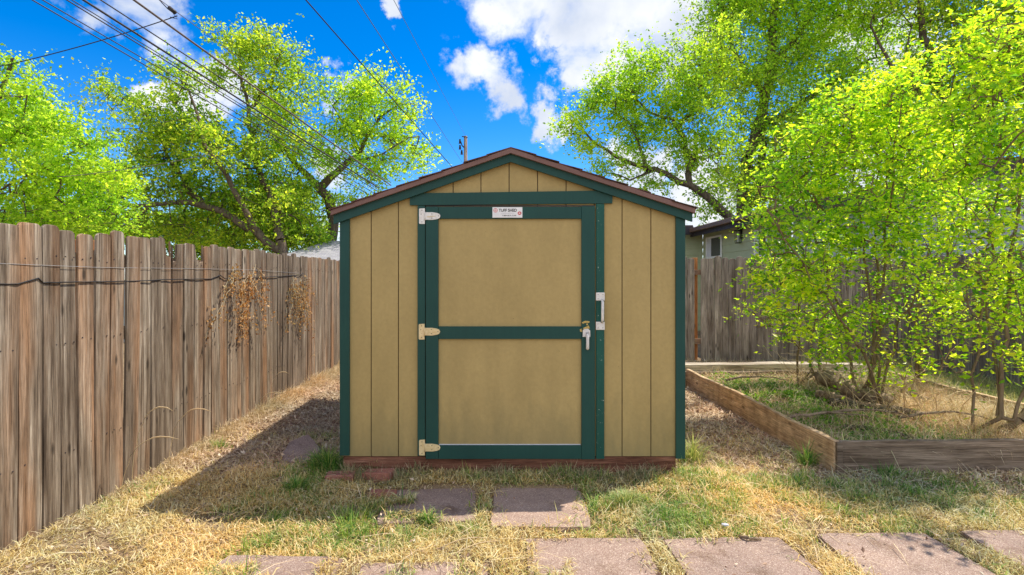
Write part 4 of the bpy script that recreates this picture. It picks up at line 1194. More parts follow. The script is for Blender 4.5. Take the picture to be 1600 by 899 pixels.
# logs
def log(pxs, z, r, lab, mat='dead_wood'):
    pts = []
    for i, (px, py) in enumerate(pxs):
        p = G(px, py, z[i]); pts.append(p)
    fine = []
    for a, b in zip(pts[:-1], pts[1:]):
        for q in range(6):
            p = a.lerp(b, q / 6); fine.append(p + Vector((0, 0, r * .25 * math.sin(len(fine) * .7))))
    fine.append(pts[-1])
    rr = [r * (1 - .35 * i / len(fine)) * random.uniform(.94, 1.05) for i, _ in enumerate(fine)]
    o = polyline_tube('log', fine, rr, M[mat], k=14)
    for v in o.data.vertices: v.co += Vector((random.gauss(0, 1), random.gauss(0, 1), random.gauss(0, 1))) * r * .09
    tag(o, lab, 'log', 'rotting logs in the garden bed')
log([(1282, 590), (1330, 610), (1392, 628)], [.34, .28, .20], .085, 'upper rotting log leaning down to the right behind the sapling stems')
log([(1278, 616), (1330, 628), (1440, 650)], [.20, .19, .17], .045, 'long thin grey branch lying below the upper log')
log([(1300, 632), (1350, 640), (1400, 648)], [.15, .15, .15], .06, 'dark log half buried in weeds under the grey branch', 'char')
log([(1395, 612), (1450, 625), (1465, 632)], [.2, .17, .15], .04, 'short log to the right of the sapling stems')
log([(1320, 668), (1380, 672), (1420, 684)], [.15, .14, .13], .022, 'low dark branch just behind the front bed board', 'char')

for i_, ((px_, py_), lab_) in enumerate((((1180, 600), 'thin fallen branch at the back left of the bed near the timber'), ((1290, 660), 'fallen branch crossing the weeds in the middle of the bed'), ((1470, 660), 'fallen branch in the dry straw right of the logs'), ((1345, 655), 'fallen branch resting just before the buried log'))):
    b_ = G(px_, py_, .15); a_ = random.uniform(-.5, .5); d_ = Vector((math.cos(a_), math.sin(a_) * .5, 0))
    pts = [b_ + d_ * (t * .75 - .35) + Vector((0, random.uniform(-.02, .02), .04 + .05 * math.sin(t * 3) + random.uniform(-.008, .008))) for t in [q / 8 for q in range(9)]]
    o = polyline_tube('branch', pts, [.016 - .0014 * q for q in range(9)], M['dead_wood'], k=7)
    tag(o, lab_, 'branch', 'fallen branches in the garden bed')
# ------------------------------------------------------------------ trees
def make_tree(name, label, base, limbs, clumps, leaf, bark, leaf_size, leaves_per, spread, trunk_r=0.2, cat='tree', group=None, tw=0.008, seg=0.35, flat=0.8, aspect=.6, maxlen=1.6, droop=0.0, twigless=1.0, spray_sag=.18, shoots=.5):
    """limbs: list of (points [(px,py,Y)..], r0, r1); clumps: (px,py,Y, rx_px, ry_px, rdepth_m, n)"""
    pos, par, rad = [], [], []
    def near(p):
        if not pos: return -1
        A = np.array(pos); return int(np.argmin(((A - np.array(p)) ** 2).sum(1)))
    for pts, r0, r1 in limbs:
        W = [P(*p) if len(p) == 3 else Vector(p[:3]) for p in pts]
        fine = []
        for i in range(len(W) - 1):
            n = max(1, int((W[i + 1] - W[i]).length / seg))
            for q in range(n):
                fine.append(W[i].lerp(W[i + 1], q / n))
        fine.append(W[-1])
        # soft wobble
        prev = near(fine[0]) if pos else -1
        ns = len(fine)
        for i, p in enumerate(fine):
            j = Vector((random.gauss(0, 1), random.gauss(0, 1), random.gauss(0, 1))) * seg * .10 * (0 < i < ns - 1)
            p = p + j
            r = r0 + (r1 - r0) * i / max(1, ns - 1)
            if i == 0 and prev >= 0:
                continue
            pos.append(tuple(p)); par.append(prev); rad.append(r); prev = len(pos) - 1
    nl = len(pos)
    C = []
    for (px, py, Y, rx, ry, rd_, n) in clumps:
        c = P(px, py, Y); ax = rx / F * Y; az = ry / F * Y
        u = rng.normal(size=(n, 3)); u /= np.linalg.norm(u, axis=1, keepdims=True)
        r = rng.random(n) ** (1 / 2.2)
        C.append(np.array(c) + u * r[:, None] * np.array([ax, rd_, az]))
    C = np.concatenate(C)
    A = np.array(pos)
    dist = np.array([np.min(((A - c) ** 2).sum(1)) for c in C])
    order = np.argsort(dist)
    cap = len(pos) + len(C) * 8
    buf = np.zeros((cap, 3)); buf[:nl] = A; cnt = nl
    ends = []
    for ci in order:
        c = C[ci]
        d2 = ((buf[:cnt] - c) ** 2).sum(1)
        j = int(np.argmin(d2)); dd = math.sqrt(d2[j])
        n = max(1, min(5, int(dd / (seg * .8))))
        a = buf[j].copy(); pj = j
        side = rng.normal(size=3) * dd * .10
        for q in range(1, n + 1):
            t = q / n
            p = a + (c - a) * t + side * math.sin(math.pi * t) + np.array([0, 0, 1]) * dd * .12 * math.sin(math.pi * t) * (1 if droop <= 0 else -1)
            buf[cnt] = p; par.append(pj); rad.append(0); pj = cnt; cnt += 1
        ends.append(pj)
    pos = buf[:cnt]; par = np.array(par); rad = np.array(rad)
    # pipe model for the twigs
    acc = np.zeros(cnt); acc[ends] += tw ** 2.4
    for i in range(cnt - 1, nl - 1, -1):
        if acc[i] == 0: acc[i] = tw ** 2.4
        if par[i] >= 0: acc[par[i]] += acc[i]
    r = np.where(np.arange(cnt) < nl, rad, np.minimum(acc ** (1 / 2.4), trunk_r * .45))
    e = np.array([i for i in range(cnt) if par[i] >= 0])
    pr = par[e]
    ra = np.minimum(r[pr], r[e] * 1.5); 
    ra = np.where(e < nl, r[pr], ra)
    root = thing(name, label, cat, base, group)
    keep = (e < nl) | (rng.random(len(e)) < twigless)
    me = tubes_mesh('trunk', pos[pr][keep], pos[e][keep], ra[keep], r[e][keep], 7)
    o = new_obj('trunk', me, bark, root); o.matrix_parent_inverse = Matrix.Translation(-Vector(base))
    # leaves round the outer nodes
    tn = np.arange(nl, cnt)
    per = 9
    wgt = rng.exponential(1, len(tn)) ** 1.3 + .12
    nspr = int(len(tn) * leaves_per / per)
    pick = rng.choice(len(tn), nspr, p=wgt / wgt.sum())
    ctr = pos[:nl].mean(0)
    o3 = pos[tn][pick] + rng.normal(size=(nspr, 3)) * spread * .55
    out_d = o3 - ctr; out_d /= np.linalg.norm(out_d, axis=1, keepdims=True) + 1e-6
    dr = rng.normal(size=(nspr, 3)) * np.array([1, 1, .45]) + out_d * .9 + np.array([0, 0, .15]); dr /= np.linalg.norm(dr, axis=1, keepdims=True)
    sl = spread * rng.uniform(1.2, 3.2, nspr) * np.where(rng.random(nspr) < .07, 2.0, 1.0)
    tt = np.tile(np.linspace(0, 1, per), (nspr, 1)) + rng.normal(0, .05, (nspr, per))
    L = o3[:, None, :] + dr[:, None, :] * (tt * sl[:, None])[:, :, None]
    L[:, :, 2] -= (tt ** 2) * sl[:, None] * spray_sag
    L = L.reshape(-1, 3) + rng.normal(size=(nspr * per, 3)) * leaf_size * .45
    # the sprays' own shoots
    if shoots > 0:
        ks = rng.random(nspr) < shoots
        A2 = o3[ks]; B2 = A2 + dr[ks] * sl[ks][:, None] * .9; B2[:, 2] -= sl[ks] * spray_sag * .8
        me2 = tubes_mesh('shoots', A2, B2, np.full(len(A2), tw * .55), np.full(len(A2), tw * .25), 3)
        oo = new_obj('shoots', me2, bark, root); oo.matrix_parent_inverse = Matrix.Translation(-Vector(base)); oo['kind'] = 'stuff'
    if droop: L[:, 2] -= np.abs(rng.normal(size=len(L))) * droop
    o = flakes('crown', L, np.clip(rng.lognormal(-.05, .32, len(L)), .4, 1.9) * leaf_size, leaf, flat, root, aspect); o.matrix_parent_inverse = Matrix.Translation(-Vector(base))
    return root

def gp(px, Y): return ((px - 784) / F * Y, Y, 0)
# left edge tree with long up-swept branches
Y = 11.5
make_tree('elm_tree', 'yellow green tree with long upswept branches at the left edge behind the fence', gp(-60, Y),
    [([(-60, 545, Y), (-65, 420, Y), (-60, 330, Y), (-40, 230, Y), (0, 150, Y), (20, 90, Y)], .22, .03),
     ([(-60, 330, Y), (20, 290, Y - .6), (100, 250, Y - .8), (140, 225, Y - 1)], .035, .006),
     ([(-62, 360, Y), (40, 335, Y + .8), (130, 310, Y + .8), (200, 300, Y + .9)], .04, .006),
     ([(-50, 270, Y), (10, 220, Y - .5), (50, 190, Y - .7)], .03, .006),
     ([(-40, 230, Y), (-90, 150, Y), (-120, 60, Y)], .08, .02)],
    [(0, 110, Y, 28, 30, .8, 35), (20, 170, Y, 50, 30, 1.0, 70), (50, 215, Y, 70, 25, 1.0, 90), (25, 150, Y - .5, 35, 14, .5, 22), (85, 195, Y - .7, 32, 10, .4, 24), (130, 222, Y - .9, 30, 9, .4, 18), (80, 260, Y - .3, 90, 28, 1.0, 130),
     (60, 310, Y, 110, 40, 1.2, 230), (150, 270, Y - .8, 26, 12, .5, 18), (170, 305, Y + .5, 40, 22, .8, 45), (-60, 250, Y, 60, 120, 1.2, 130), (-20, 210, Y, 40, 60, 1.2, 60), (130, 345, Y, 90, 20, 1, 70), (30, 350, Y, 90, 22, 1, 90)],
    M['leaf_yellow'], M['bark'], .07, 34, .17, tw=.0036, group='trees behind the fences')
# mid-left tree, big leaning limb
Y = 16
make_tree('elm_tree', 'green tree with a dark limb sweeping left, between the left edge tree and the shed', gp(455, Y),
    [([(470, 515, Y), (460, 430, Y), (440, 395, Y), (400, 362, Y), (345, 330, Y), (318, 322, Y)], .17, .10),
     ([(318, 322, Y), (275, 315, Y - .5), (235, 322, Y - .7), (208, 345, Y - .8), (195, 352, Y - .8)], .095, .03),
     ([(330, 325, Y), (300, 300, Y + .3), (275, 265, Y + .4), (255, 225, Y + .4), (225, 170, Y + .4)], .09, .02),
     ([(400, 362, Y), (375, 320, Y - .4), (350, 275, Y - .6), (320, 230, Y - .8), (310, 180, Y - .8), (290, 130, Y - .8)], .10, .02),
     ([(440, 395, Y), (430, 330, Y + .5), (400, 250, Y + .8), (385, 170, Y + 1), (375, 90, Y + 1)], .15, .03),
     ([(388, 180, Y + 1), (420, 130, Y + 1), (440, 80, Y + 1)], .06, .02),
     ([(225, 322, Y - .7), (170, 330, Y - 1), (110, 330, Y - 1)], .04, .012)],
    [(375, 75, Y + 1, 42, 35, 1.0, 60), (430, 95, Y + 1, 42, 45, 1.0, 80), (395, 130, Y + 1, 60, 30, 1.2, 70), (470, 150, Y + 1, 35, 40, 1, 45), (200, 165, Y, 45, 24, .9, 42), (165, 140, Y, 22, 16, .5, 12), (255, 180, Y, 45, 35, 1.0, 60), (290, 140, Y - .6, 35, 35, .9, 40),
     (220, 235, Y, 60, 35, 1.2, 80), (300, 215, Y, 55, 45, 1.3, 110), (360, 240, Y, 60, 50, 1.5, 130), (260, 290, Y, 70, 35, 1.4, 110), (340, 300, Y + 1.2, 90, 50, 1.4, 200), (420, 330, Y + 1, 80, 60, 1.5, 260), (190, 300, Y, 40, 35, 1.0, 50),
     (240, 350, Y + .5, 80, 25, 1.2, 90), (430, 220, Y + .8, 50, 50, 1.2, 90), (160, 350, Y, 50, 22, 1, 40), (350, 370, Y + 1, 90, 20, 1.3, 110), (470, 375, Y + 1, 40, 28, 1.2, 70)],
    M['leaf_elm'], M['bark'], .088, 35, .22, tw=.0045, trunk_r=.3, group='trees behind the fences')
Y = 18.5
make_tree('elm_tree', 'tree with a crooked trunk rising just left of the shed roof', gp(512, Y),
    [([(505, 500, Y), (512, 400, Y), (524, 345, Y), (515, 310, Y), (500, 295, Y)], .22, .15),
     ([(500, 295, Y), (530, 265, Y), (560, 240, Y), (578, 210, Y), (595, 185, Y), (620, 165, Y)], .14, .025),
     ([(500, 295, Y), (480, 270, Y), (452, 248, Y), (430, 205, Y), (420, 160, Y)], .12, .03),
     ([(562, 238, Y), (545, 200, Y + .5), (520, 165, Y + .5)], .07, .02), ([(545, 255, Y), (600, 240, Y - .6), (640, 215, Y - .6)], .05, .015)],
    [(590, 140, Y, 40, 28, 1.0, 40), (560, 165, Y, 45, 35, 1.2, 80), (620, 180, Y, 38, 30, 1.2, 60), (655, 170, Y, 14, 16, .5, 10), (545, 210, Y, 50, 35, 1.4, 80), (615, 225, Y, 48, 28, 1.2, 75), (650, 245, Y, 25, 18, .8, 22), (570, 265, Y, 50, 30, 1.4, 90), (500, 225, Y, 40, 45, 1.4, 60), (520, 150, Y, 30, 25, 1, 25),
     (455, 270, Y, 50, 50, 1.6, 110), (480, 330, Y, 42, 45, 1.5, 100), (545, 310, Y, 30, 25, 1.2, 35), (430, 190, Y, 40, 40, 1.2, 50)],
    M['leaf_yellow'], M['bark'], .092, 28, .22, tw=.005, trunk_r=.3, group='trees behind the fences')
# a further screen of foliage low behind the left fence
Y = 22
make_tree('hedge_tree', 'dense far green tree low behind the left fence, below the big crowns', gp(330, Y),
    [([(330, 492, Y), (330, 400, Y), (320, 340, Y)], .3, .08), ([(330, 400, Y), (250, 360, Y), (180, 340, Y)], .12, .03), ([(330, 400, Y), (400, 350, Y), (440, 310, Y)], .12, .03)],
    [(330, 370, Y, 130, 45, 1.8, 330), (200, 365, Y, 90, 30, 1.5, 130), (430, 345, Y, 60, 45, 1.8, 160), (90, 350, Y, 90, 35, 1.5, 130)],
    M['leaf_dark'], M['bark'], .13, 30, .34, tw=.006, group='trees behind the fences')
# right trees
Y = 17.5
make_tree('elm_tree', 'tree with a long bare limb reaching left over the right shed eave', gp(1165, Y),
    [([(1190, 507, Y), (1175, 420, Y), (1150, 350, Y), (1112, 315, Y), (1080, 290, Y), (1060, 281, Y), (1010, 262, Y), (965, 245, Y), (930, 222, Y), (912, 205, Y)], .22, .03),
     ([(1075, 288, Y), (1077, 250, Y), (1068, 215, Y), (1050, 185, Y), (1015, 172, Y), (985, 150, Y)], .11, .02),
     ([(1062, 205, Y), (1090, 160, Y), (1095, 110, Y)], .07, .02), ([(1000, 258, Y), (998, 225, Y), (985, 195, Y), (960, 175, Y)], .05, .015),
     ([(1025, 268, Y), (985, 280, Y), (945, 270, Y)], .035, .012)],
    [(945, 135, Y, 30, 20, .9, 26), (990, 110, Y, 45, 25, 1.1, 60), (1050, 105, Y, 55, 35, 1.3, 100), (925, 165, Y, 35, 25, .9, 36), (985, 155, Y, 50, 28, 1.2, 75), (895, 195, Y, 22, 20, .7, 22), (920, 225, Y, 35, 22, .9, 34), (1000, 200, Y, 50, 30, 1.2, 60), (1080, 170, Y, 60, 50, 1.5, 150),
     (970, 260, Y, 50, 22, 1.0, 40), (1050, 235, Y, 60, 35, 1.3, 70), (1110, 240, Y, 50, 50, 1.5, 100), (1020, 285, Y, 45, 18, 1.0, 30), (1120, 300, Y, 45, 35, 1.4, 50), (1120, 90, Y, 40, 50, 1.2, 80)],
    M['leaf_yellow'], M['bark'], .088, 34, .21, tw=.0042, trunk_r=.22, group='trees behind the fences')
Y = 21
make_tree('elm_tree', 'tallest tree on the right with a dark upright trunk behind the house', gp(1180, Y),
    [([(1172, 495, Y), (1175, 420, Y), (1160, 330, Y), (1165, 260, Y), (1185, 200, Y), (1200, 130, Y), (1205, 60, Y), (1215, -40, Y), (1225, -180, Y)], .30, .07),
     ([(1180, 330, Y), (1190, 260, Y), (1195, 180, Y)], .2, .1), ([(1200, 110, Y), (1240, 60, Y), (1280, 10, Y), (1320, -60, Y)], .15, .03), ([(1195, 150, Y), (1150, 90, Y), (1130, 30, Y), (1120, -60, Y)], .12, .03),
     ([(1185, 200, Y), (1240, 170, Y), (1300, 130, Y), (1370, 90, Y)], .14, .03), ([(1180, 260, Y), (1260, 230, Y), (1340, 210, Y)], .1, .03)],
    [(1130, 40, Y, 35, 60, 1.8, 110), (1180, 10, Y, 70, 60, 2.2, 200), (1260, 20, Y, 80, 60, 2.2, 240), (1150, 130, Y, 50, 50, 2.0, 140), (1240, 110, Y, 80, 50, 2.2, 230), (1340, 50, Y, 70, 60, 2.2, 200), (1200, 200, Y, 70, 55, 2.2, 200),
     (1290, 190, Y, 80, 60, 2.2, 240), (1180, 280, Y, 50, 50, 2.0, 140), (1220, -100, Y, 120, 70, 2.4, 300), (1330, -80, Y, 80, 60, 2, 120), (1120, -60, Y, 60, 50, 2, 90), (1380, 150, Y, 70, 60, 2, 150), (1260, 280, Y, 80, 50, 2, 160)],
    M['leaf_yellow'], M['bark'], .10, 42, .36, tw=.0055, trunk_r=.4, group='trees behind the fences')
Y = 19
make_tree('elm_tree', 'dark green tree filling the top right corner beyond the house', gp(1520, Y),
    [([(1520, 502, Y), (1515, 380, Y), (1500, 250, Y), (1470, 140, Y), (1440, 40, Y), (1430, -60, Y)], .3, .06), ([(1500, 250, Y), (1560, 150, Y), (1600, 40, Y), (1620, -60, Y)], .18, .05),
     ([(1400, 130, Y), (1410, 90, Y), (1425, 40, Y)], .05, .02), ([(1480, 170, Y), (1400, 120, Y), (1360, 40, Y)], .1, .03)],
    [(1520, 20, Y, 90, 60, 2, 280), (1600, 60, Y, 80, 90, 2, 260), (1470, 110, Y, 70, 35, 2, 120), (1550, 160, Y, 110, 60, 2, 250), (1420, 180, Y, 80, 40, 2, 140), (1680, 100, Y, 90, 140, 2, 200), (1500, -60, Y, 160, 50, 2, 240), (1390, 10, Y, 35, 40, 1.5, 60), (1480, 240, Y, 80, 40, 2, 120)],
    M['leaf_elm'], M['bark'], .10, 40, .34, tw=.0055, trunk_r=.3, group='trees behind the fences')

# saplings in the bed
def stems(base_px, base_py, Y, tips, r0=.018, r1=.005, z=.12):
    b = Vector(((base_px - 784) / F * Y, Y, z)); out = []
    for i, tip in enumerate(tips):
        off = Vector((random.uniform(-.12, .12), random.uniform(-.12, .12), 0))
        pts = [tuple(b + off)] + [tuple(P(*t) + off * (.8 if q == 0 else .35 if q == 1 else 0)) for q, t in enumerate(tip)]
        out.append((pts, r0 * random.uniform(.7, 1.1), r1))
    return out
def limbs_w(lst):  # world points disguised as 4-tuples for make_tree
    return [([(p[0], p[1], p[2], 0) for p in pts], a, b) for pts, a, b in lst]
Y = 5.6
st = stems(1372, 640, Y, [[(1362, 520, Y), (1350, 400, Y), (1335, 290, Y + .1), (1330, 180, Y + .1)], [(1385, 500, Y - .1), (1392, 380, Y - .1), (1400, 250, Y - .2), (1410, 150, Y - .2)], [(1400, 500, Y + .15), (1375, 380, Y + .2), (1372, 260, Y + .2), (1365, 170, Y + .2)],
      [(1340, 520, Y + .2), (1290, 400, Y + .3), (1250, 300, Y + .3), (1235, 210, Y + .4)], [(1378, 540, Y + .2), (1420, 420, Y + .4), (1450, 300, Y + .4), (1455, 190, Y + .4)],
      [(1355, 570, Y - .1), (1300, 480, Y - .2), (1240, 400, Y - .2), (1200, 330, Y - .2)], [(1400, 520, Y), (1440, 430, Y - .2), (1480, 380, Y - .3)]], .017)
make_tree('sapling', 'bright green multi stemmed sapling in the middle of the garden bed', (b := ((1372 - 784) / F * Y, Y, .11)), limbs_w(st),
    [(1210, 290, Y, 36, 38, .35, 55), (1250, 240, Y, 45, 45, .45, 90), (1310, 200, Y, 55, 45, .5, 120), (1380, 160, Y, 50, 35, .5, 90), (1220, 360, Y, 45, 45, .4, 70), (1300, 290, Y, 70, 60, .55, 190), (1390, 240, Y, 70, 60, .55, 170),
     (1460, 210, Y, 45, 50, .5, 90), (1260, 420, Y, 60, 45, .45, 90), (1340, 380, Y, 70, 60, .55, 150), (1430, 340, Y, 60, 70, .5, 120), (1200, 440, Y, 30, 22, .3, 14), (1250, 505, Y, 55, 28, .4, 30), (1330, 480, Y, 70, 40, .5, 50), (1420, 460, Y, 60, 50, .5, 50), (1370, 550, Y, 90, 34, .5, 44), (1280, 150, Y, 20, 12, .2, 8), (1420, 118, Y, 24, 16, .3, 16)],
    M['leaf_young'], M['bark_young'], .050, 15, .09, trunk_r=.03, cat='sapling', group='saplings in the garden bed', tw=.0022, seg=.14, flat=.5, aspect=.5)
Y = 4.65
st = stems(1550, 690, Y, [[(1548, 560, Y), (1556, 420, Y), (1558, 280, Y + .1), (1552, 150, Y + .1), (1545, 40, Y + .1)], [(1565, 560, Y), (1575, 430, Y), (1592, 290, Y), (1603, 180, Y), (1612, 60, Y)],
      [(1545, 560, Y + .1), (1525, 430, Y + .3), (1505, 320, Y + .4), (1490, 200, Y + .5)], [(1580, 600, Y), (1650, 480, Y), (1690, 350, Y), (1710, 200, Y)]], .017)
st.append(([tuple(P(1548, 705, Y)), tuple(P(1575, 680, Y)), tuple(P(1612, 630, Y)), tuple(P(1640, 560, Y))], .045, .02))
make_tree('sapling', 'sapling at the right end of the bed with a thick leaning stem', ((1550 - 784) / F * Y, Y, .11), limbs_w(st),
    [(1590, 40, Y, 60, 45, .4, 60), (1530, 90, Y, 55, 40, .45, 80), (1590, 130, Y, 60, 50, .45, 110), (1500, 170, Y, 50, 45, .4, 80), (1580, 220, Y, 70, 45, .45, 100), (1510, 260, Y, 50, 45, .4, 60), (1600, 310, Y, 70, 55, .45, 90), (1530, 360, Y, 60, 50, .45, 80), (1600, 420, Y, 70, 45, .45, 90), (1500, 430, Y, 60, 45, .45, 60),
     (1560, 490, Y, 80, 40, .45, 44), (1500, 520, Y, 60, 28, .4, 28), (1600, 560, Y, 60, 30, .4, 26), (1690, 300, Y, 50, 200, .4, 60), (1655, 175, 3.7, 50, 25, .25, 16), (1490, 575, Y, 40, 18, .3, 14)],
    M['leaf_young'], M['bark_young'], .047, 13, .09, trunk_r=.03, cat='sapling', group='saplings in the garden bed', tw=.0022, seg=.14, flat=.5, aspect=.5)
Y = 6.7
st = stems(1265, 600, Y, [[(1262, 540, Y), (1255, 480, Y), (1240, 430, Y)], [(1275, 540, Y), (1290, 460, Y), (1300, 380, Y)], [(1260, 560, Y), (1225, 520, Y), (1180, 495, Y), (1150, 475, Y)], [(1250, 560, Y), (1215, 500, Y), (1205, 440, Y)]], .016)
make_tree('sapling', 'small twiggy sapling at the back left of the garden bed before the grey fence', ((1265 - 784) / F * Y, Y, .11), limbs_w(st),
    [(1250, 440, Y, 50, 35, .4, 50), (1290, 400, Y, 50, 50, .4, 60), (1225, 500, Y, 45, 28, .35, 34), (1180, 480, Y, 28, 10, .2, 10), (1290, 520, Y, 50, 35, .4, 44), (1215, 420, Y, 35, 30, .3, 24), (1190, 330, Y, 22, 18, .2, 14)],
    M['leaf_young'], M['bark_young'], .048, 14, .075, trunk_r=.02, cat='sapling', group='saplings in the garden bed', tw=.0028, seg=.14, flat=.5, aspect=.5)
Y = 6.9
st = stems(1440, 590, Y, [[(1440, 500, Y), (1450, 420, Y), (1460, 330, Y), (1465, 240, Y)], [(1450, 500, Y), (1480, 420, Y), (1510, 340, Y)], [(1430, 510, Y), (1400, 440, Y), (1380, 360, Y)], [(1470, 520, Y), (1530, 450, Y), (1580, 400, Y)]], .018)
make_tree('sapling', 'thin sapling at the back right of the garden bed near the side fence', ((1440 - 784) / F * Y, Y, .11), limbs_w(st),
    [(1460, 260, Y, 60, 50, .5, 90), (1510, 330, Y, 60, 50, .5, 60), (1420, 400, Y, 60, 45, .5, 46), (1540, 430, Y, 60, 40, .5, 30), (1470, 480, Y, 70, 35, .5, 26), (1400, 300, Y, 50, 60, .5, 80)],
    M['leaf_young'], M['bark_young'], .050, 18, .085, trunk_r=.02, cat='sapling', group='saplings in the garden bed', tw=.0028, seg=.14, flat=.5, aspect=.5)
# bare dry shrub twigs around the sapling feet
def dry_shrub(px, py, z, n, hmax, lab):
    b = G(px, py, z); A, B, ra, rb = [], [], [], []
    for s in range(n):
        p = b + Vector((random.gauss(0, .14), random.gauss(0, .14), 0)); d = Vector((random.gauss(0, .5), random.gauss(0, .5), 1)).normalized()
        h = random.uniform(.3, 1) * hmax; k = 7
        for q in range(k):
            d = (d + Vector((random.gauss(0, .22), random.gauss(0, .22), random.gauss(-.06, .15)))).normalized()
            e = p + d * h / k; A.append(p[:]); B.append(e[:]); r = .0045 * (1 - q / k * .7); ra.append(r); rb.append(r * .85)
            if random.random() < .5:
                d2 = (d + Vector((random.gauss(0, .8), random.gauss(0, .8), random.gauss(0, .4)))).normalized(); e2 = e + d2 * h * .22
                A.append(e[:]); B.append(e2[:]); ra.append(r * .6); rb.append(.001)
            p = e
    me = tubes_mesh('dry_shrub', np.array(A), np.array(B), np.array(ra), np.array(rb), 4)
    tag(new_obj('dry_shrub', me, M['straw_pale']), lab, 'dry shrub', 'bare dry shrubs in the garden bed')
dry_shrub(1275, 612, .12, 30, .95, 'bare pale twigs at the foot of the small sapling behind the logs')
dry_shrub(1375, 640, .12, 34, 1.0, 'tangle of bare dry twigs around the middle sapling stems')
dry_shrub(1470, 655, .12, 26, .8, 'thin dark bare stems standing right of the logs in the straw')

# ------------------------------------------------------------------ neighbour house on the right
hs_ = thing('house', 'sage green house with dark eaves behind the grey back fence', 'house', (5.6, 10.7, 0))
def siding(bm, p0, p1, z0, z1f, th=.02, lap=.19):
    """horizontal lap boards on a wall from p0 to p1 (xy), top height z1f(t)"""
    p0 = Vector((*p0, 0)); p1 = Vector((*p1, 0)); d = (p1 - p0); L = d.length; d.normalize(); nrm = Vector((d.y, -d.x, 0))
    z = z0
    zmax = max(z1f(0), z1f(1))
    while z < zmax:
        zt = z + lap
        # clip by top line: t range where z1f > z
        def tx(zz):
            a, b = z1f(0), z1f(1)
            if min(a, b) >= zz: return (0, 1)
            t = (zz - a) / (b - a) if abs(b - a) > 1e-6 else 0
            return (t, 1) if b > a else (0, t)
        t0, t1 = tx(z); u0, u1 = tx(min(zt, zmax - 1e-4))
        zt_ = min(zt, zmax)
        pts = [p0 + d * L * t0, p0 + d * L * t1, p0 + d * L * u1, p0 + d * L * u0]
        lo = nrm * th; 
        A = [pts[0] + lo, pts[1] + lo, pts[2] + nrm * .004, pts[3] + nrm * .004]
        zs = [z, z, zt_, zt_]
        v = [bm.verts.new((a.x, a.y, q)) for a, q in zip(A, zs)]
        bm.faces.new(v)
        w = [bm.verts.new((pts[0].x, pts[0].y, z)), bm.verts.new((pts[1].x, pts[1].y, z))]
        bm.faces.new((v[0], v[1], w[1], w[0]))
        z = zt
EZ = 2.75
bm = bmesh.new(); siding(bm, (5.6, 15.4), (5.6, 10.7), 0, lambda t: EZ); bm_obj('side_wall', bm, M['siding_green'], hs_)
bm = bmesh.new(); siding(bm, (3.6, 15.4), (5.58, 15.4), 0, lambda t: EZ); bm_obj('rear_wall', bm, M['siding_green'], hs_)
rise = .215; ridge_x = 12.0
bm = bmesh.new(); siding(bm, (5.62, 10.7), (ridge_x, 10.7), 0, lambda t: EZ + rise * (ridge_x - 5.6) * t); bm_obj('gable_wall', bm, M['siding_blue_shade'], hs_, )  # same sage house; shade on this side is put into its blue-grey colour
bm = bmesh.new(); siding(bm, (ridge_x, 10.7), (18.4, 10.7), 0, lambda t: EZ + rise * (ridge_x - 5.6) * (1 - t)); bm_obj('gable_wall', bm, M['siding_blue_shade'], hs_)
# roof planes with eave overhang
bm = bmesh.new()
ex = 5.2
prism(bm, [(ex, EZ - .0 + (ex - 5.6) * rise + .10), (ridge_x, EZ + (ridge_x - 5.6) * rise + .10), (2 * ridge_x - ex, EZ + (ex - 5.6) * rise + .10), (2 * ridge_x - ex, EZ + (ex - 5.6) * rise + .02), (ridge_x, EZ + (ridge_x - 5.6) * rise + .02), (ex, EZ + (ex - 5.6) * rise + .02)], 10.25, 19.5)
rf_ = bm_obj('roof', bm, M['shingle_dark'], hs_)
bm = bmesh.new(); box(bm, ex - .03, ex - .002, 10.2, 15.2, EZ - .17, EZ + .02); bm_obj('fascia', bm, M['fascia_dark'], rf_)
bm = bmesh.new(); box(bm, ex - .14, ex - .032, 10.2, 15.0, EZ - .06, EZ + .05, .01); bm_obj('gutter', bm, M['fascia_brown'], rf_)
bm = bmesh.new(); prism(bm, [(ex, EZ + (ex - 5.6) * rise + .018), (ridge_x, EZ + (ridge_x - 5.6) * rise + .018), (ridge_x, EZ + (ridge_x - 5.6) * rise - .16), (ex, EZ + (ex - 5.6) * rise - .16)], 10.2, 10.245); bm_obj('barge_board', bm, M['fascia_dark'], rf_)
bm = bmesh.new(); box(bm, 3.2, 5.17, 14.98, 19.5, EZ + .06, EZ + .14); bm_obj('rear_roof', bm, M['shingle_dark'], hs_)
bm = bmesh.new(); box(bm, 3.2, 5.17, 14.94, 14.977, EZ - .12, EZ + .10); bm_obj('rear_fascia', bm, M['fascia_dark'], rf_)
# windows on the side wall
def win(y0, y1, z0, z1):
    bm = bmesh.new(); x0, x1 = 5.545, 5.578; t = .05
    box(bm, x0, x1, y0, y0 + t, z0, z1, .003); box(bm, x0, x1, y1 - t, y1, z0, z1, .003); box(bm, x0, x1, y0 + t + .001, y1 - t - .001, z0, z0 + t, .003); box(bm, x0, x1, y0 + t + .001, y1 - t - .001, z1 - t, z1, .003)
    w = bm_obj('window', bm, M['frame_white'], hs_)
    bm = bmesh.new(); box(bm, 5.56, 5.572, y0 + t + .001, y0 + (y1 - y0) * .66, z0 + t, z1 - t); bm_obj('pane', bm, M['glass_dark'], w)
    bm = bmesh.new(); box(bm, 5.56, 5.572, y0 + (y1 - y0) * .66 + .002, y1 - t - .001, z0 + t, z1 - t); bm_obj('curtain', bm, M['curtain'], w)
win(14.02, 15.08, CH + .54 + .02, CH + 1.16 - .02)
win(11.6, 12.2, 1.9, 2.5)
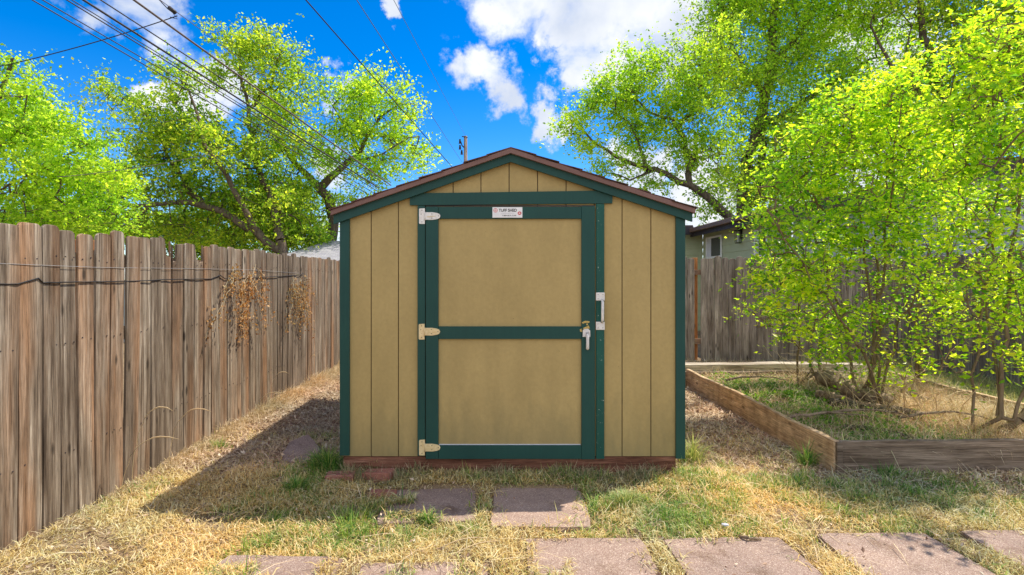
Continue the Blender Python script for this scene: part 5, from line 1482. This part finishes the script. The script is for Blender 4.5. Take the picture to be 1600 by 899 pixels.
# wall lantern
lx, ly, lz = 5.50, 12.9, 2.42
bm = bmesh.new()
box(bm, lx - .07, lx + .07, ly - .07, ly + .07, lz + .13, lz + .15); box(bm, lx - .05, lx + .05, ly - .05, ly + .05, lz - .16, lz - .14)
for a in (-.055, .045):
    for c in (-.055, .045): box(bm, lx + a, lx + a + .01, ly + c, ly + c + .01, lz - .14, lz + .13)
box(bm, lx - .012, lx + .012, ly - .012, ly + .012, lz + .15, lz + .2); box(bm, lx + .05, 5.59, ly - .02, ly + .02, lz + .16, lz + .19); box(bm, 5.565, 5.578, ly - .05, ly + .05, lz - .05, lz + .2)
ln = bm_obj('wall_lantern', bm, M['lantern_black'], hs_)
bm = bmesh.new(); bmesh.ops.create_cone(bm, cap_ends=True, segments=12, radius1=.03, radius2=.03, depth=.2, matrix=Matrix.Translation((lx, ly, lz - .02))); bm_obj('glass', bm, M['lantern_glass'], ln)

# left neighbours: hipped grey roof beside the shed, and a low one seen through the broken picket
def hip_house(name, lab, x0, x1, y0, y1, ez, rz, mat_w, mat_r):
    h = thing(name, lab, 'house', ((x0 + x1) / 2, (y0 + y1) / 2, 0))
    bm = bmesh.new(); box(bm, x0 + .3, x1 - .3, y0 + .3, y1 - .3, 0, ez); bm_obj('wall', bm, mat_w, h)
    bm = bmesh.new()
    m = (y1 - y0) / 2; cy = (y0 + y1) / 2
    b = [bm.verts.new(p) for p in ((x0, y0, ez), (x1, y0, ez), (x1, y1, ez), (x0, y1, ez))]
    r = [bm.verts.new(p) for p in ((x0 + m * .6, cy, rz), (x1 - m * .6, cy, rz))]
    bm.faces.new((b[0], b[1], r[1], r[0])); bm.faces.new((b[1], b[2], r[1])); bm.faces.new((b[2], b[3], r[0], r[1])); bm.faces.new((b[3], b[0], r[0])); bm.faces.new(b[::-1])
    ro = bm_obj('roof', bm, mat_r, h)
    bm = bmesh.new(); box(bm, x0 - .01, x1 + .01, y0 - .03, y0 - .002, ez - .14, ez + .01); bm_obj('fascia', bm, M['frame_white'], ro)
    return h
hip_house('garage', 'low building with a pale grey shingled hip roof between left fence and shed', -6.6, 0.5, 15.2, 19.2, 1.9, 2.62, M['siding_blue_shade'], M['shingle_grey'])
hip_house('outbuilding', 'low dark blue grey shingled roof seen through the broken picket of the left fence', -11.0, -7.6, 12.2, 14.4, 1.55, 2.0, M['siding_blue_shade'], M['shingle_grey'])

# ------------------------------------------------------------------ utility pole and lines
Yp = 38
p0 = P(727.5, 213, Yp)
pole = thing('utility_pole', 'wooden utility pole standing up behind the shed roof', 'utility pole', (p0.x, Yp, 0))
polyline_tube('shaft', [(p0.x, Yp, 0), (p0.x, Yp, p0.z * .5), (p0.x, Yp, p0.z)], [.19, .16, .12], M['pole'], pole, k=14)
q = P(720, 232, Yp)
polyline_tube('bracket', [(p0.x - .1, Yp - .05, q.z + .05), (q.x + .1, Yp - .1, q.z + .15), (q.x, Yp - .1, q.z + .45)], .04, M['cable_black'], pole, k=6)
for dz in (.35, -.05, -.4):
    bm = bmesh.new()
    for k_ in range(3): bmesh.ops.create_cone(bm, cap_ends=True, segments=12, radius1=.10 - .02 * k_, radius2=.06, depth=.09, matrix=Matrix.Translation((q.x - .05 + (.12 if dz < -.2 else 0), Yp - .1, q.z + dz + .1 * k_)))
    bm_obj('insulator', bm, M['cable_black'], pole, smooth=False)
polyline_tube('crossbar', [(p0.x - .25, Yp - .1, p0.z - .05), (p0.x + .15, Yp - .1, p0.z - .1)], .035, M['cable_black'], pole, k=6)

def line(a, b, Ya, Yb_, r, mat, lab, sag=0.0, ext=0.0, grp='overhead power lines'):
    A = P(a[0], a[1], Ya); B = P(b[0], b[1], Yb_)
    if ext: A = A + (A - B) * ext
    n = 24; pts = []
    for i in range(n + 1):
        t = i / n; p = A.lerp(B, t); p.z -= sag * 4 * t * (1 - t); pts.append(p)
    o = polyline_tube('power_line', pts, r, mat, k=6); tag(o, lab, 'power line', grp)
e_ = .25
line((50, 0), (600, 318), 8, 15.5, 0.0087, M['cable_far'], 'lowest and leftmost of the bundle of overhead lines at the top left', ext=e_)
line((66, 0), (602, 312), 8, 15.5, 0.0081, M['cable_far'], 'overhead line second from the left in the top left bundle', ext=e_)
line((104, 0), (598, 304), 8, 15.5, 0.0093, M['cable_far'], 'overhead line third from the left in the top left bundle', ext=e_)
line((112, 0), (594, 298), 8, 15.5, 0.0074, M['cable_far'], 'thin overhead line fourth from the left, close beside the third', ext=e_)
line((130, 0), (592, 294), 8, 15.5, 0.0161, M['cable_far'], 'thick dark overhead cable in the middle of the top left bundle', ext=e_)
line((157, 0), (606, 291), 8, 15.5, 0.0099, M['cable_far'], 'overhead line just right of the thick dark cable', ext=e_)
line((209, 0), (611, 290), 8, 15.5, 0.0161, M['cable_brown'], 'thick brownish cable, rightmost of the top left bundle, ending at the left roof slope', ext=e_)
line((247, -2), (420, 124), 8, 11, .005, M['cable_brown'], 'thin wire just right of the brownish cable, disappearing into the tree crown', ext=.1)
line((-30, 110), (277, 25), 9.3, 8.7, .0075, M['cable_black'], 'dark cable crossing the bundle from the left edge up to the clamp', sag=.06)
line((90, 277), (327, 241), 9.5, 11, .006, M['cable_brown'], 'faint low wire crossing the left tree crowns', sag=.05)
line((476, -2), (708, 263), 9, 16.5, .0105, M['cable_black'], 'single dark line slanting down to the left slope of the shed roof', ext=e_)
line((556, -2), (724, 257), 14, 37, .012, M['cable_thin'], 'faint thin line left of the utility pole', ext=e_)
line((614, -2), (729, 216), 14, 37.8, .008, M['cable_thin'], 'faintest thin line running to the top of the utility pole', ext=e_)
cl = thing('cable_clamp', 'small dark clamp where the crossing cable meets the wires at the top left', 'clamp', P(270, 20, 8.6))
polyline_tube('hook', [P(247, -2, 8.6), P(262, 14, 8.6), P(270, 20, 8.6), P(277, 30, 8.6), P(266, 27, 8.6)], .008, M['cable_black'], cl, k=6)
polyline_tube('body', [P(264, 12, 8.6), P(274, 20, 8.6)], .03, M['cable_black'], cl, k=8)
